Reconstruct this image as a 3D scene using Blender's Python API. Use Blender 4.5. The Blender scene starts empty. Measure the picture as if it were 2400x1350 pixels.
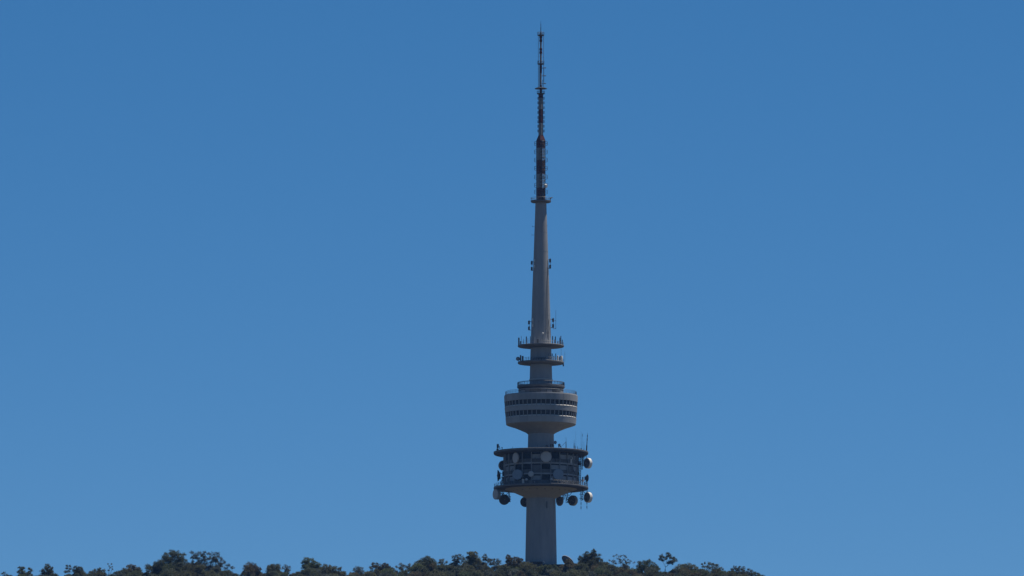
import bpy, math, random
import numpy as np
from mathutils import Vector, Matrix

random.seed(7)
rng = np.random.default_rng(7)
sc = bpy.context.scene
COL = sc.collection
PI = math.pi
R = math.radians

# ------------------------------------------------------------------ camera
CAM = Vector((-10.45, -3060.0, -248.0))
ELEV = R(6.52)
FPX = 20000.0                      # focal length in photograph pixels (2400 wide)
cam = bpy.data.cameras.new('camera')
cam_o = bpy.data.objects.new('camera', cam)
COL.objects.link(cam_o)
cam_o.location = CAM
cam_o.rotation_euler = (PI / 2 + ELEV, 0, 0)
cam.sensor_width = 36.0
cam.lens = 36.0 * FPX / 2400.0
cam.clip_start = 1.0
cam.clip_end = 40000.0
sc.camera = cam_o

# ------------------------------------------------------------------ sky and sun
SUN_EL = R(69.5)
SUN_AZ = Vector((0.945, 0.325, 0)).normalized()      # towards the sun, in plan
w = bpy.data.worlds.new("World")
sc.world = w
w.use_nodes = True
nt = w.node_tree
bg = nt.nodes['Background']
sky = nt.nodes.new('ShaderNodeTexSky')
sky.sky_type = 'NISHITA'
sky.sun_disc = False
sky.sun_elevation = SUN_EL
sky.sun_rotation = math.atan2(SUN_AZ.x, SUN_AZ.y)
sky.altitude = 5000
sky.air_density = 1.0
sky.dust_density = 0.0
sky.ozone_density = 10.0
hs = nt.nodes.new('ShaderNodeHueSaturation')
hs.inputs['Saturation'].default_value = 1.17
mul = nt.nodes.new('ShaderNodeMix')
mul.data_type = 'RGBA'
mul.blend_type = 'MULTIPLY'
mul.inputs[0].default_value = 1.0
mul.inputs[7].default_value = (1.34, 1.08, 0.89, 1)
nt.links.new(sky.outputs[0], hs.inputs['Color'])
nt.links.new(hs.outputs[0], mul.inputs[6])
nt.links.new(mul.outputs[2], bg.inputs[0])
bg.inputs[1].default_value = 0.092

sun = bpy.data.lights.new('sun', 'SUN')
sun.energy = 5.0
sun.angle = R(0.53)
sun.color = (1.0, 0.92, 0.80)
sun_o = bpy.data.objects.new('sun', sun)
COL.objects.link(sun_o)
sdir = SUN_AZ * math.cos(SUN_EL) + Vector((0, 0, math.sin(SUN_EL)))
sun_o.rotation_euler = sdir.to_track_quat('Z', 'Y').to_euler()
sun_o.location = (100, 50, 400)

sc.view_settings.view_transform = 'Standard'
sc.view_settings.look = 'None'
sc.view_settings.exposure = 0
sc.view_settings.gamma = 1
sc.view_settings.use_curve_mapping = False
sc.render.engine = 'CYCLES'
sc.cycles.max_bounces = 6

# ------------------------------------------------------------------ measuring the place
CE, SE = math.cos(ELEV), math.sin(ELEV)
def W(px, py, y=0.0):
    """the point at depth y (metres behind the tower's axis) seen at a photograph pixel"""
    a, b = (px - 1200) / FPX, (675 - py) / FPX
    d = Vector((a, CE - b * SE, SE + b * CE))
    return CAM + d * ((y - CAM.y) / d.y)
def Z(py, y=0.0):
    return W(1267.9, py, y).z
def K(py=900):
    p = W(1267.9, py) - CAM
    return (p.y * CE + p.z * SE) / FPX              # metres per pixel at the tower
KP = K()
AX = W(1267.9, 1000).x                              # the tower's axis
def P(r, phi, z):
    """radius in pixels, bearing phi in degrees (0 faces the camera, + to the right)"""
    a = R(phi)
    return Vector((AX + r * KP * math.sin(a), -r * KP * math.cos(a), z))

# ------------------------------------------------------------------ materials
def mat(name, col, rough=0.8, metal=0.0, var=0.15, scale=1.5, stain=None, spec=0.3, bump=0.0, vstretch=1.0, rough_bump=0.0):
    m = bpy.data.materials.new(name)
    m.use_nodes = True
    n = m.node_tree
    b = n.nodes['Principled BSDF']
    b.inputs['Roughness'].default_value = rough
    b.inputs['Metallic'].default_value = metal
    b.inputs['Specular IOR Level'].default_value = spec
    tc = n.nodes.new('ShaderNodeTexCoord')
    mp = n.nodes.new('ShaderNodeMapping')
    mp.inputs['Scale'].default_value = (scale, scale, scale * vstretch)
    n.links.new(tc.outputs['Object'], mp.inputs[0])
    no = n.nodes.new('ShaderNodeTexNoise')
    no.inputs['Scale'].default_value = 1.0
    no.inputs['Detail'].default_value = 6
    no.inputs['Roughness'].default_value = 0.65
    n.links.new(mp.outputs[0], no.inputs[0])
    rp = n.nodes.new('ShaderNodeValToRGB')
    rp.color_ramp.elements[0].position = 0.3
    rp.color_ramp.elements[1].position = 0.7
    c = Vector(col)
    d = Vector(stain) if stain else c * (1 - var)
    rp.color_ramp.elements[0].color = (*d, 1)
    rp.color_ramp.elements[1].color = (*(c * (1 + var * 0.5)), 1)
    n.links.new(no.outputs[0], rp.inputs[0])
    n.links.new(rp.outputs[0], b.inputs['Base Color'])
    if bump:
        bn = n.nodes.new('ShaderNodeBump')
        bn.inputs['Strength'].default_value = bump
        bn.inputs['Distance'].default_value = 0.05
        n.links.new(no.outputs[0], bn.inputs['Height'])
        n.links.new(bn.outputs[0], b.inputs['Normal'])
    if rough_bump:                                    # board-marked, bush-hammered relief
        n2 = n.nodes.new('ShaderNodeTexNoise')
        n2.inputs['Scale'].default_value = 5.0
        n2.inputs['Detail'].default_value = 3
        n.links.new(tc.outputs['Object'], n2.inputs[0])
        bn = n.nodes.new('ShaderNodeBump')
        bn.inputs['Strength'].default_value = 1.0
        bn.inputs['Distance'].default_value = rough_bump
        n.links.new(n2.outputs[0], bn.inputs['Height'])
        n.links.new(bn.outputs[0], b.inputs['Normal'])
    return m

M = {}
M['concrete'] = mat('weathered concrete', (0.27, 0.282, 0.30), 0.9, var=0.16, scale=0.5, vstretch=0.18, rough_bump=0.03)
M['panel_a'] = mat('precast concrete', (0.285, 0.298, 0.318), 0.85, var=0.10, scale=0.6, rough_bump=0.02)
M['panel_b'] = mat('precast concrete darker', (0.255, 0.268, 0.285), 0.85, var=0.12, scale=0.6, rough_bump=0.02)
M['panel_c'] = mat('precast concrete pale', (0.32, 0.332, 0.35), 0.85, var=0.10, scale=0.6, rough_bump=0.02)
M['deck'] = mat('pale deck concrete', (0.36, 0.355, 0.345), 0.9, var=0.2, scale=0.8)
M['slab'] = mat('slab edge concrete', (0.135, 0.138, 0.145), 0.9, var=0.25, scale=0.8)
M['soffit'] = mat('cone concrete', (0.29, 0.275, 0.25), 0.9, var=0.15, scale=0.5)  # warm ground bounce is mixed into the cones' base colour
M['dark_soffit'] = mat('dark soffit', (0.045, 0.046, 0.05), 0.9, var=0.2, scale=0.7)  # plain darker tone for the undersides of the roof and gallery slabs
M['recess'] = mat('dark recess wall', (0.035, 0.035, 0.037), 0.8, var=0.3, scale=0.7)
M['glass'] = mat('dark window glass', (0.008, 0.010, 0.014), 0.15, var=0.2, scale=0.4, spec=0.22)
M['opening'] = mat('deep bay glazing', (0.010, 0.012, 0.016), 0.35, var=0.3, scale=0.4, spec=0.08)
M['dish_mid'] = mat('mid grey dish back', (0.15, 0.15, 0.155), 0.6, var=0.35, scale=1.2)
M['frame'] = mat('window pillar concrete', (0.27, 0.282, 0.30), 0.8, var=0.1)
M['sill'] = mat('white sill', (0.58, 0.57, 0.54), 0.6, var=0.1)
M['infill'] = mat('painted infill panel', (0.27, 0.28, 0.295), 0.7, var=0.2, scale=0.7)
M['spandrel'] = mat('spandrel panel', (0.11, 0.116, 0.125), 0.8, var=0.25, scale=0.7)
M['post'] = mat('grey post', (0.24, 0.25, 0.265), 0.7, var=0.15)
M['steel'] = mat('galvanised steel', (0.17, 0.175, 0.18), 0.5, metal=0.2, var=0.2, scale=3)
M['dark_steel'] = mat('dark steel', (0.06, 0.062, 0.066), 0.55, metal=0.1, var=0.2, scale=3)
M['antenna'] = mat('grey antenna housing', (0.10, 0.10, 0.105), 0.6, var=0.2, scale=2)
M['pale_antenna'] = mat('pale antenna housing', (0.62, 0.61, 0.58), 0.55, var=0.12, scale=2)
M['dish_white'] = mat('white dish shroud', (0.70, 0.69, 0.66), 0.5, var=0.1, scale=1)
M['dish_grey'] = mat('grey dish shroud', (0.27, 0.26, 0.25), 0.6, var=0.15, scale=1)
M['dish_back'] = mat('dark dish back', (0.062, 0.062, 0.066), 0.6, var=0.25, scale=1)
M['dish_brown'] = mat('brown dish back', (0.14, 0.12, 0.115), 0.6, var=0.3, scale=1)
M['cover_pale'] = mat('pale radome cover', (0.43, 0.42, 0.42), 0.7, var=0.08, scale=1)
M['cover_blue'] = mat('blue grey radome cover', (0.22, 0.27, 0.33), 0.7, var=0.12, scale=0.6)
M['mast_red'] = mat('mast red paint', (0.075, 0.014, 0.018), 0.6, var=0.3, scale=1.5)
M['mast_white'] = mat('mast white paint', (0.19, 0.20, 0.215), 0.6, var=0.25, scale=1.5)
M['mesh_rail'] = mat('railing steel', (0.14, 0.15, 0.16), 0.5, metal=0.2, var=0.1)
M['fascia'] = mat('dark roof fascia', (0.035, 0.035, 0.038), 0.8, var=0.2)
M['bark'] = mat('pale gum bark', (0.27, 0.24, 0.20), 0.9, var=0.45, scale=2.0)
M['bark_dark'] = mat('grey brown bark', (0.10, 0.085, 0.07), 0.9, var=0.4, scale=2.0)

def leaf_mat(name, col):
    m = bpy.data.materials.new(name)
    m.use_nodes = True
    n = m.node_tree
    for x in list(n.nodes):
        n.nodes.remove(x)
    out = n.nodes.new('ShaderNodeOutputMaterial')
    at = n.nodes.new('ShaderNodeAttribute')
    at.attribute_name = 'tone'
    oi = n.nodes.new('ShaderNodeObjectInfo')
    rp = n.nodes.new('ShaderNodeValToRGB')
    c = Vector(col)
    rp.color_ramp.elements[0].color = (*(c * 0.65), 1)
    rp.color_ramp.elements[1].color = (c.x * 1.75, c.y * 1.7, c.z * 1.6, 1)
    n.links.new(at.outputs['Fac'], rp.inputs[0])
    mr = n.nodes.new('ShaderNodeMapRange')
    mr.inputs[3].default_value = 0.75
    mr.inputs[4].default_value = 1.25
    n.links.new(oi.outputs['Random'], mr.inputs[0])
    sc_ = n.nodes.new('ShaderNodeVectorMath')
    sc_.operation = 'SCALE'
    n.links.new(rp.outputs[0], sc_.inputs[0])
    n.links.new(mr.outputs[0], sc_.inputs['Scale'])
    di = n.nodes.new('ShaderNodeBsdfPrincipled')
    di.inputs['Roughness'].default_value = 0.55
    di.inputs['Specular IOR Level'].default_value = 0.25
    tr = n.nodes.new('ShaderNodeBsdfTranslucent')
    mx = n.nodes.new('ShaderNodeMixShader')
    mx.inputs[0].default_value = 0.42
    n.links.new(sc_.outputs[0], di.inputs['Base Color'])
    n.links.new(sc_.outputs[0], tr.inputs['Color'])
    n.links.new(di.outputs[0], mx.inputs[1])
    n.links.new(tr.outputs[0], mx.inputs[2])
    n.links.new(mx.outputs[0], out.inputs[0])
    return m
LEAF = {
    'olive': leaf_mat('olive gum leaves', (0.096, 0.104, 0.060)),
    'dark green': leaf_mat('dark green gum leaves', (0.072, 0.088, 0.058)),
    'blue grey': leaf_mat('blue grey gum leaves', (0.086, 0.104, 0.094)),
    'brown tinged': leaf_mat('brown tinged gum leaves', (0.100, 0.092, 0.058)),
    'mid green': leaf_mat('mid green gum leaves', (0.086, 0.110, 0.058)),
}

# ------------------------------------------------------------------ mesh helpers
class MB:
    def __init__(s):
        s.v, s.f, s.m = [], [], []
    def add(s, vs, fs, mi=0):
        o = len(s.v)
        s.v += [tuple(q) for q in vs]
        s.f += [tuple(i + o for i in q) for q in fs]
        s.m += [mi] * len(fs)
    def box(s, c, size, rot=None, mi=0):
        hx, hy, hz = size[0] / 2, size[1] / 2, size[2] / 2
        vs = [Vector((x, y, z)) for x in (-hx, hx) for y in (-hy, hy) for z in (-hz, hz)]
        if rot is not None:
            vs = [rot @ q for q in vs]
        s.add([Vector(c) + q for q in vs],
              [(0, 1, 3, 2), (4, 6, 7, 5), (0, 4, 5, 1), (2, 3, 7, 6), (0, 2, 6, 4), (1, 5, 7, 3)], mi)
    def tube(s, p0, p1, r0, r1=None, n=6, mi=0, cap=True):
        p0, p1 = Vector(p0), Vector(p1)
        r1 = r0 if r1 is None else r1
        d = p1 - p0
        if d.length < 1e-6:
            return
        q = d.to_track_quat('Z', 'Y')
        vs = []
        for p, r in ((p0, r0), (p1, r1)):
            for i in range(n):
                a = 2 * PI * i / n
                vs.append(p + q @ Vector((r * math.cos(a), r * math.sin(a), 0)))
        fs = [(i, (i + 1) % n, n + (i + 1) % n, n + i) for i in range(n)]
        if cap:
            fs += [tuple(range(n))[::-1], tuple(range(n, 2 * n))]
        s.add(vs, fs, mi)
    def path(s, pts, r, n=5, mi=0):
        for a, b in zip(pts, pts[1:]):
            s.tube(a, b, r, r, n, mi)
    def lathe(s, prof, n=96, cx=0.0, cy=0.0, mi=0, closed=False, xf=None):
        vs = []
        for r, z in prof:
            for i in range(n):
                a = 2 * PI * i / n
                q = Vector((cx + r * math.sin(a), cy - r * math.cos(a), z))
                vs.append(xf @ q if xf else q)
        k = len(prof)
        fs = []
        for j in range(k if closed else k - 1):
            j2 = (j + 1) % k
            for i in range(n):
                i2 = (i + 1) % n
                fs.append((j * n + i, j * n + i2, j2 * n + i2, j2 * n + i))
        if not closed:
            if prof[0][0] > 1e-6:
                fs.append(tuple(range(n))[::-1])
            if prof[-1][0] > 1e-6:
                fs.append(tuple((k - 1) * n + i for i in range(n)))
        s.add(vs, fs, mi)
    def arc(s, r0b, r1b, r0t, r1t, z0, z1, a0, a1, n=4, mi=0):
        """a curved block about the tower's axis: inner/outer radius below and above (metres), bearings in degrees"""
        vs = []
        for i in range(n + 1):
            a = R(a0 + (a1 - a0) * i / n)
            sx, cy = math.sin(a), -math.cos(a)
            for r, z in ((r0b, z0), (r1b, z0), (r1t, z1), (r0t, z1)):
                vs.append((r * sx, r * cy, z))
        fs = []
        for i in range(n):
            o = i * 4
            for j in range(4):
                fs.append((o + j, o + (j + 1) % 4, o + 4 + (j + 1) % 4, o + 4 + j))
        fs += [(3, 2, 1, 0), (n * 4, n * 4 + 1, n * 4 + 2, n * 4 + 3)]
        s.add(vs, fs, mi)
    def mesh(s, name, mats, smooth=30):
        me = bpy.data.meshes.new(name)
        me.from_pydata(s.v, [], s.f)
        for q in (mats if isinstance(mats, (list, tuple)) else [mats]):
            me.materials.append(q)
        me.polygons.foreach_set('material_index', s.m)
        if smooth:
            me.polygons.foreach_set('use_smooth', [True] * len(s.f))
            me.set_sharp_from_angle(angle=R(smooth))
        me.update()
        return me

def obj(name, me, parent=None, loc=(0, 0, 0), rotz=0.0, label=None):
    o = bpy.data.objects.new(name, me)
    COL.objects.link(o)
    o.parent = parent
    o.location = loc
    o.rotation_euler = (0, 0, rotz)
    if label:
        o['label'] = label
    return o
def part(name, mb, mats, parent, label=None, smooth=30):
    return obj(name, mb.mesh(name, mats, smooth), parent, label=label)
def thing(o, label, cat, group=None):
    o['label'] = label
    o['category'] = cat
    if group:
        o['group'] = group
    return o

# ------------------------------------------------------------------ terrain
def softplus(t, k):
    return 0.5 * (t + math.sqrt(t * t + k * k))
def ground(x, y):
    x -= AX
    drop = 0.36 * softplus(-y - 46, 6) + 0.16 * softplus(y - 14, 10)
    drop += 0.30 * softplus(x - 66, 22) + 0.05 * softplus(-x - 150, 40)
    return -10.6 - 242 * (1 - math.exp(-drop / 200))
mb = MB()
radii = [0, 4, 8, 12, 17, 22, 28, 35, 43, 52, 62, 75, 90, 110, 135, 165, 200, 250, 320, 420, 560, 750, 1000, 1400, 2000, 3000, 4500, 7000, 12500]
NS = 120
vs, fs = [(AX, 0, ground(AX, 0))], []
for r in radii[1:]:
    for i in range(NS):
        a = 2 * PI * i / NS
        x, y = AX + r * math.cos(a), r * math.sin(a)
        z = ground(x, y)
        if r < 700:
            z += random.uniform(-.25, .25)
        vs.append((x, y, z))
for i in range(NS):
    fs.append((0, 1 + i, 1 + (i + 1) % NS))
for j in range(len(radii) - 2):
    for i in range(NS):
        a, b = 1 + j * NS, 1 + (j + 1) * NS
        fs.append((a + i, b + i, b + (i + 1) % NS, a + (i + 1) % NS))
mb.add(vs, fs)
gm = mat('dry bushland ground', (0.105, 0.088, 0.058), 0.95, scale=0.02, stain=(0.045, 0.047, 0.028))
hill = obj('hillside', mb.mesh('hillside', gm, 180))
hill['kind'] = 'structure'

# ------------------------------------------------------------------ thin blue air
mb = MB()
mb.box((0, 0, (-256 + 215) / 2), (27000, 27000, 256 + 215))
hm = bpy.data.materials.new('haze')
hm.use_nodes = True
hn = hm.node_tree
hn.nodes.remove(hn.nodes['Principled BSDF'])
pv = hn.nodes.new('ShaderNodeVolumePrincipled')
pv.inputs['Color'].default_value = (0.20, 0.45, 1.0, 1)
pv.inputs['Density'].default_value = 1.7e-5
pv.inputs['Anisotropy'].default_value = 0.0
hn.links.new(pv.outputs[0], hn.nodes['Material Output'].inputs['Volume'])
haze = obj('haze', mb.mesh('haze', hm, 0))
haze['kind'] = 'stuff'

# ------------------------------------------------------------------ the tower
tower = bpy.data.objects.new('telecommunications_tower', None)
COL.objects.link(tower)
tower.location = (AX, 0, 0)
thing(tower, 'tall concrete telecommunications tower with two round drums and a red and white lattice mast', 'tower')
# everything below is in the tower's own coordinates (its axis at 0,0)
def Q(r, phi, z):
    p = P(r, phi, z)
    return Vector((p.x - AX, p.y, p.z))
def WT(px, py, y=0.0):
    p = W(px, py, y)
    return Vector((p.x - AX, p.y, p.z))
def prof(pts):
    return [(r * KP, Z(py)) for r, py in pts]

# shaft, from below the podium roof to the mast platform
mb = MB()
mb.lathe([(37.6 * KP, -11.5)] + prof([(37.0, 1325), (34.2, 1180), (32.6, 1110), (30.4, 1030), (28.4, 960), (26.3, 885), (24.9, 836), (23.5, 792),
                   (20.4, 690), (17.1, 600), (15.2, 545), (13.3, 488), (13.0, 476)]), n=96)
shaft = part('shaft', mb, M['concrete'], tower)
# construction joints of the shaft, thin raised rings
mb = MB()
joints = [(1290, 36.25), (1250, 35.45), (1210, 34.75), (740, 21.9), (690, 20.4), (640, 18.55), (590, 16.78), (545, 15.2)]
for py, r in joints:
    z = Z(py)
    mb = MB()
    mb.lathe([(r * KP - .02, z - .05), (r * KP + .03, z - .05), (r * KP + .03, z + .05), (r * KP - .02, z + .05)], n=64, closed=True)
    part('formwork_joint', mb, M['concrete'], shaft)
# step irons and cable runs on the sunlit side
mb = MB()
def shaft_r(py):
    ys = [476, 488, 545, 600, 690, 792, 836, 885, 960, 1030, 1110, 1180, 1325]
    rs = [13, 13.3, 15.2, 17.1, 20.4, 23.5, 24.9, 26.3, 28.4, 30.4, 32.6, 34.2, 37]
    return float(np.interp(py, ys, rs))
py = 528
while py < 800:
    r = shaft_r(py)
    p = Q(r, 64, Z(py))
    q = Q(r + 1.4, 64, Z(py))
    mb.tube(p, q, .05, n=4)
    py += 9
part('step_irons', mb, M['steel'], shaft)['kind'] = 'stuff'
mb = MB()
for pts in [[(611, 62), (640, 52), (670, 42), (720, 36), (800, 30)], [(627, 60), (660, 55), (720, 48), (800, 44)], [(749, 56), (775, 44), (800, 40)], [(766, 58), (785, 50), (800, 47)]]:
    pl = []
    for (a, fa), (b, fb) in zip(pts, pts[1:]):
        for t in range(5):
            y_ = a + (b - a) * t / 5
            pl.append(Q(shaft_r(y_) + .4, fa + (fb - fa) * t / 5, Z(y_)))
    mb.path(pl, .055, 4)
part('cable_run', mb, M['dark_steel'], shaft)
mb = MB()
for k in range(16):                                   # form-tie marks left in the concrete
    y_ = random.uniform(690, 800)
    r = shaft_r(y_)
    p = Q(r, random.uniform(-60, 40), Z(y_))
    mb.box(p, (random.uniform(.1, .25), .1, random.uniform(.06, .12)))
part('patch_marks', mb, M['dark_steel'], shaft)['kind'] = 'stuff'

# railing mesh: posts, rails and thin bars round a platform
def railing(name, parent, r, zb, zt, posts=36, bars=0, rails=(1.0, .5), pr=.05, m='mesh_rail', a0=0, a1=360):
    mb = MB()
    n = 72
    for f in rails:
        z = zb + (zt - zb) * f
        pts = [Q(r, a0 + (a1 - a0) * i / n, z) for i in range(n + 1)]
        mb.path(pts, pr, 4)
    for i in range(posts):
        a = a0 + (a1 - a0) * i / posts
        mb.tube(Q(r, a, zb), Q(r, a, zt), pr, n=4)
    for i in range(bars):
        a = a0 + (a1 - a0) * i / bars
        mb.tube(Q(r, a, zb), Q(r, a, zt), pr * .4, n=3, cap=False)
    return part(name, mb, M[m], parent)

# --- mast platform at the top of the shaft
mb = MB()
mb.lathe(prof([(13.0, 476.2), (22.5, 474.6), (23.8, 473.2), (23.8, 470.4), (9, 469.6)]), n=72)
mplat = part('mast_platform', mb, M['slab'], tower)
railing('railing', mplat, 23.3, Z(470.2), Z(463.6), posts=20, rails=(1, .5), pr=.045)
mb = MB()
p = Q(23, 72, Z(465.5)); q = Q(27, 80, Z(463.5))
mb.tube(p, q, .22, n=6); mb.tube(Q(23, 72, Z(470)), p, .09, n=5)
part('floodlight', mb, M['dark_steel'], mplat)

# --- the two antenna platforms
def panel_ant(parent, px, yt, yb, wpx, r=51, back=False, m='antenna', zbase=None):
    """vertical panel antenna standing at the rim of a platform; pixels in the photograph"""
    x = (px - 1267.9)
    x = max(-r * .995, min(r * .995, x))
    d = math.sqrt(r * r - x * x) * KP * (1 if back else -1)
    yd = d
    t, b = WT(px, yt, yd), WT(px, yb, yd)
    zb = zbase if zbase is not None else b.z
    mb = MB()
    wm = wpx * KP
    if wpx >= 1.6:
        mb.box(((t.x + b.x) / 2, yd, (t.z + b.z) / 2), (wm, wm * .6, t.z - b.z))
        mb.tube((b.x, yd + .3, zb), (b.x, yd + .3, t.z - .2), .05, n=5)
        mb.box((b.x, yd + .15, b.z + (t.z - b.z) * .25), (.1, .4, .1))
        mb.box((b.x, yd + .15, b.z + (t.z - b.z) * .75), (.1, .4, .1))
        nm = 'panel_antenna'
    else:
        mb.tube((b.x, yd, zb), (b.x, yd, t.z), max(.05, wm / 2), n=6)
        nm = 'whip_antenna'
    return part(nm, mb, M[m], parent)

def z5(x, y):
    return 1190 + x / 6.1375, 690 + y / 6.1375
def platform(yt, yb, rin, rail_m):
    mb = MB()
    mb.lathe(prof([(rin - .6, yb + 2.6), (40, yb + 1.2), (53, yb), (54.3, yb - 1.2), (54.3, yt + .5), (53.6, yt), (rin - 1, yt - .6)]), n=96)
    o = part('antenna_platform', mb, [M['slab'], M['deck']], tower)
    for pl in o.data.polygons:
        if pl.normal.z > .7:
            pl.material_index = 1
    railing('railing', o, 53.2, Z(yt), Z(yt - 6.5), posts=28, rails=(1, .5), pr=.035)
    return o
pa = platform(809.6, 813.4, 24.2, None)
za = Z(809.6)
for x, t, b, wd, bk, mt in [(160, 622, 712, 3.4, 0, 'antenna'), (184, 672, 716, 2.2, 0, 'antenna'), (195, 600, 708, .9, 1, 'antenna'), (228, 640, 704, .9, 1, 'antenna'),
                        (268, 606, 696, 2.5, 0, 'antenna'), (290, 632, 694, 1.0, 1, 'steel'), (325, 602, 690, 1.7, 0, 'antenna'), (390, 610, 690, .8, 0, 'pale_antenna'),
                        (432, 645, 676, 3.6, 0, 'dark_steel'), (505, 572, 690, .8, 0, 'steel'), (545, 634, 690, .8, 0, 'pale_antenna'), (590, 640, 690, .8, 0, 'steel'),
                        (645, 600, 696, 2.3, 0, 'antenna'), (685, 606, 700, 2.3, 0, 'antenna'), (676, 650, 700, 2.0, 1, 'antenna'), (720, 676, 710, 2.2, 0, 'antenna'),
                        (750, 622, 716, 2.2, 0, 'antenna'), (764, 596, 716, 1.9, 1, 'antenna'), (785, 652, 722, 2.0, 0, 'antenna'), (350, 650, 690, 1.8, 1, 'antenna')]:
    X, T = z5(x, t); B_ = z5(x, b)[1]
    panel_ant(pa, X, T, B_ + 3, wd, 51, bool(bk), mt, za)
mb = MB()                                               # pale lamp head on a stalk
p = WT(*z5(505, 562), -50 * KP); mb.lathe([(0, -.3), (.32, -.2), (.36, .1), (.2, .34), (0, .36)], n=12, xf=Matrix.Translation(p)); part('warning_lamp', mb, M['pale_antenna'], pa)

pb = platform(848.4, 853.0, 25.6, None)
zb_ = Z(848.4)
for x, t, b, wd, bk, mt in [(185, 874, 948, 3.4, 0, 'antenna'), (215, 886, 948, 4.2, 0, 'antenna'), (262, 900, 944, .9, 1, 'pale_antenna'), (300, 896, 942, .9, 0, 'steel'), (335, 898, 940, 2.2, 0, 'antenna'),
                        (588, 850, 936, 1.0, 0, 'antenna'), (640, 850, 936, 2.0, 0, 'antenna'), (664, 884, 936, 2.4, 0, 'steel'), (690, 850, 940, 1.8, 0, 'antenna'), (745, 894, 950, 2.2, 1, 'antenna'),
                        (768, 782, 890, .6, 0, 'steel'), (822, 826, 960, .6, 0, 'steel')]:
    X, T = z5(x, t); B_ = z5(x, b)[1]
    panel_ant(pb, X, T, B_ + 3, wd, 51, bool(bk), mt, zb_)
for x, t, b, wd in [(718, 880, 945, 4.0), (772, 886, 955, 6.2)]:   # two pale drums of equipment catching the sun
    X, T = z5(x, t); B_ = z5(x, b)[1]
    mb = MB(); xx = X - 1267.9; yd = -math.sqrt(49 ** 2 - xx ** 2) * KP if abs(xx) < 49 else 0
    p, q = WT(X, B_, yd), WT(X, T, yd); r_ = wd * KP / 2
    mb.lathe([(r_, zb_), (r_, q.z - .15), (r_ * .85, q.z), (0, q.z + .08)], n=20, xf=Matrix.Translation((p.x, p.y, 0)))
    part('equipment_canister', mb, [M['pale_antenna']], pb)
mb = MB()                                               # cable tray ring in front of the shaft
for i in range(14):
    mb.tube(Q(30, -34 + i * 4, Z(842)), Q(30, -30 + i * 4, Z(842)), .18, n=5)
for i in range(0, 15, 3):
    mb.tube(Q(30, -34 + i * 4, Z(848)), Q(30, -34 + i * 4, Z(842)), .1, n=5)
part('cable_tray', mb, M['dark_steel'], pb)
mb = MB(); mb.box(Q(53, 82, Z(857)), (.5, .4, .7)); mb.tube(Q(53, 82, Z(853)), Q(53, 82, Z(857)), .1)
part('junction_box', mb, M['dark_steel'], pb)
for ph in range(0, 360, 45):                            # small ribs under both platforms
    pass

# --- terrace above the observation drum
mb = MB()
mb.lathe(prof([(51.5, 911.0), (54.6, 910.0), (55.8, 908.6), (55.8, 905.2), (55.2, 904.6), (26.0, 904.0)]), n=96)
ter = part('terrace_slab', mb, M['spandrel'], tower)
railing('railing', ter, 55.0, Z(905), Z(897), posts=40, rails=(1, .82), pr=.06, m='dark_steel', bars=240)
mb = MB()
for i in range(18):
    mb.tube(Q(27.4, i * 20, Z(890.5)), Q(27.4, i * 20 + 20, Z(890.5)), .13, n=6)
    mb.tube(Q(25, i * 20, Z(890.5)), Q(27.4, i * 20, Z(890.5)), .06, n=4)
part('handrail', mb, M['pale_antenna'], tower)
mb = MB()
mb.lathe(prof([(52.2, 932), (52.2, 911.5), (50, 911)]), n=96)
cab = part('terrace_cabin', mb, M['recess'], tower)
for k in range(24):                                     # wall panels of the cabin, some open
    if k in (23, 22, 2):
        continue
    mb = MB()
    mb.arc(52.25 * KP, 52.7 * KP, 52.25 * KP, 52.7 * KP, Z(931), Z(917.5 if k % 3 else 914), k * 15 + .5, k * 15 + 14.5)
    part('wall_panel', mb, [M['spandrel'], M['infill'], M['panel_b']][k % 3], cab)
mb = MB()
mb.lathe([(52.4 * KP, Z(915.3)), (53.4 * KP, Z(915.3)), (53.4 * KP, Z(914.2)), (52.4 * KP, Z(914.2))], n=96, closed=True)
part('cabin_trim', mb, M['post'], cab)

# --- observation drum
PR = [(995.6, 81.6), (981.5, 83.0), (968.5, 84.2), (956.5, 85.1), (943.9, 85.9), (930, 86.6), (926.5, 85.0)]
def dr(py):
    return float(np.interp(py, [p[0] for p in PR][::-1], [p[1] for p in PR][::-1])) * KP
mb = MB()
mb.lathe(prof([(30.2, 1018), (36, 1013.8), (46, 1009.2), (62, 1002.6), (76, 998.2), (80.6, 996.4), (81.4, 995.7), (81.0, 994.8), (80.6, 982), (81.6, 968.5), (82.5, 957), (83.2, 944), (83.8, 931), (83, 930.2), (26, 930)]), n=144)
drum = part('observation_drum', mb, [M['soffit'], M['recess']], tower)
me = drum.data
for pl in me.polygons:
    if pl.center.z > Z(995.2) and pl.center.z < Z(931) and len(pl.vertices) == 4:
        pl.material_index = 1
mb = MB()
for k in range(24):
    mb = MB()
    mb.tube(Q(64.6, 7.5 + 15 * k, Z(999.5)), Q(64.6, 7.5 + 15 * k, Z(1001.75)), .17, n=8)
    part('soffit_vent', mb, M['fascia'], drum)
def band(y0, y1, off, cap=0):
    mb = MB()
    mb.arc(dr(y1) - .35, dr(y1) + off, dr(y0) - .35, dr(y0) + off, Z(y1), Z(y0), -7.42, 7.42, 6)
    if cap:
        mb.arc(dr(y0) - .5, dr(y0) + off - .1, (cap * KP) - .5, cap * KP, Z(y0), Z(926.8), -7.42, 7.42, 6)
    return mb
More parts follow.
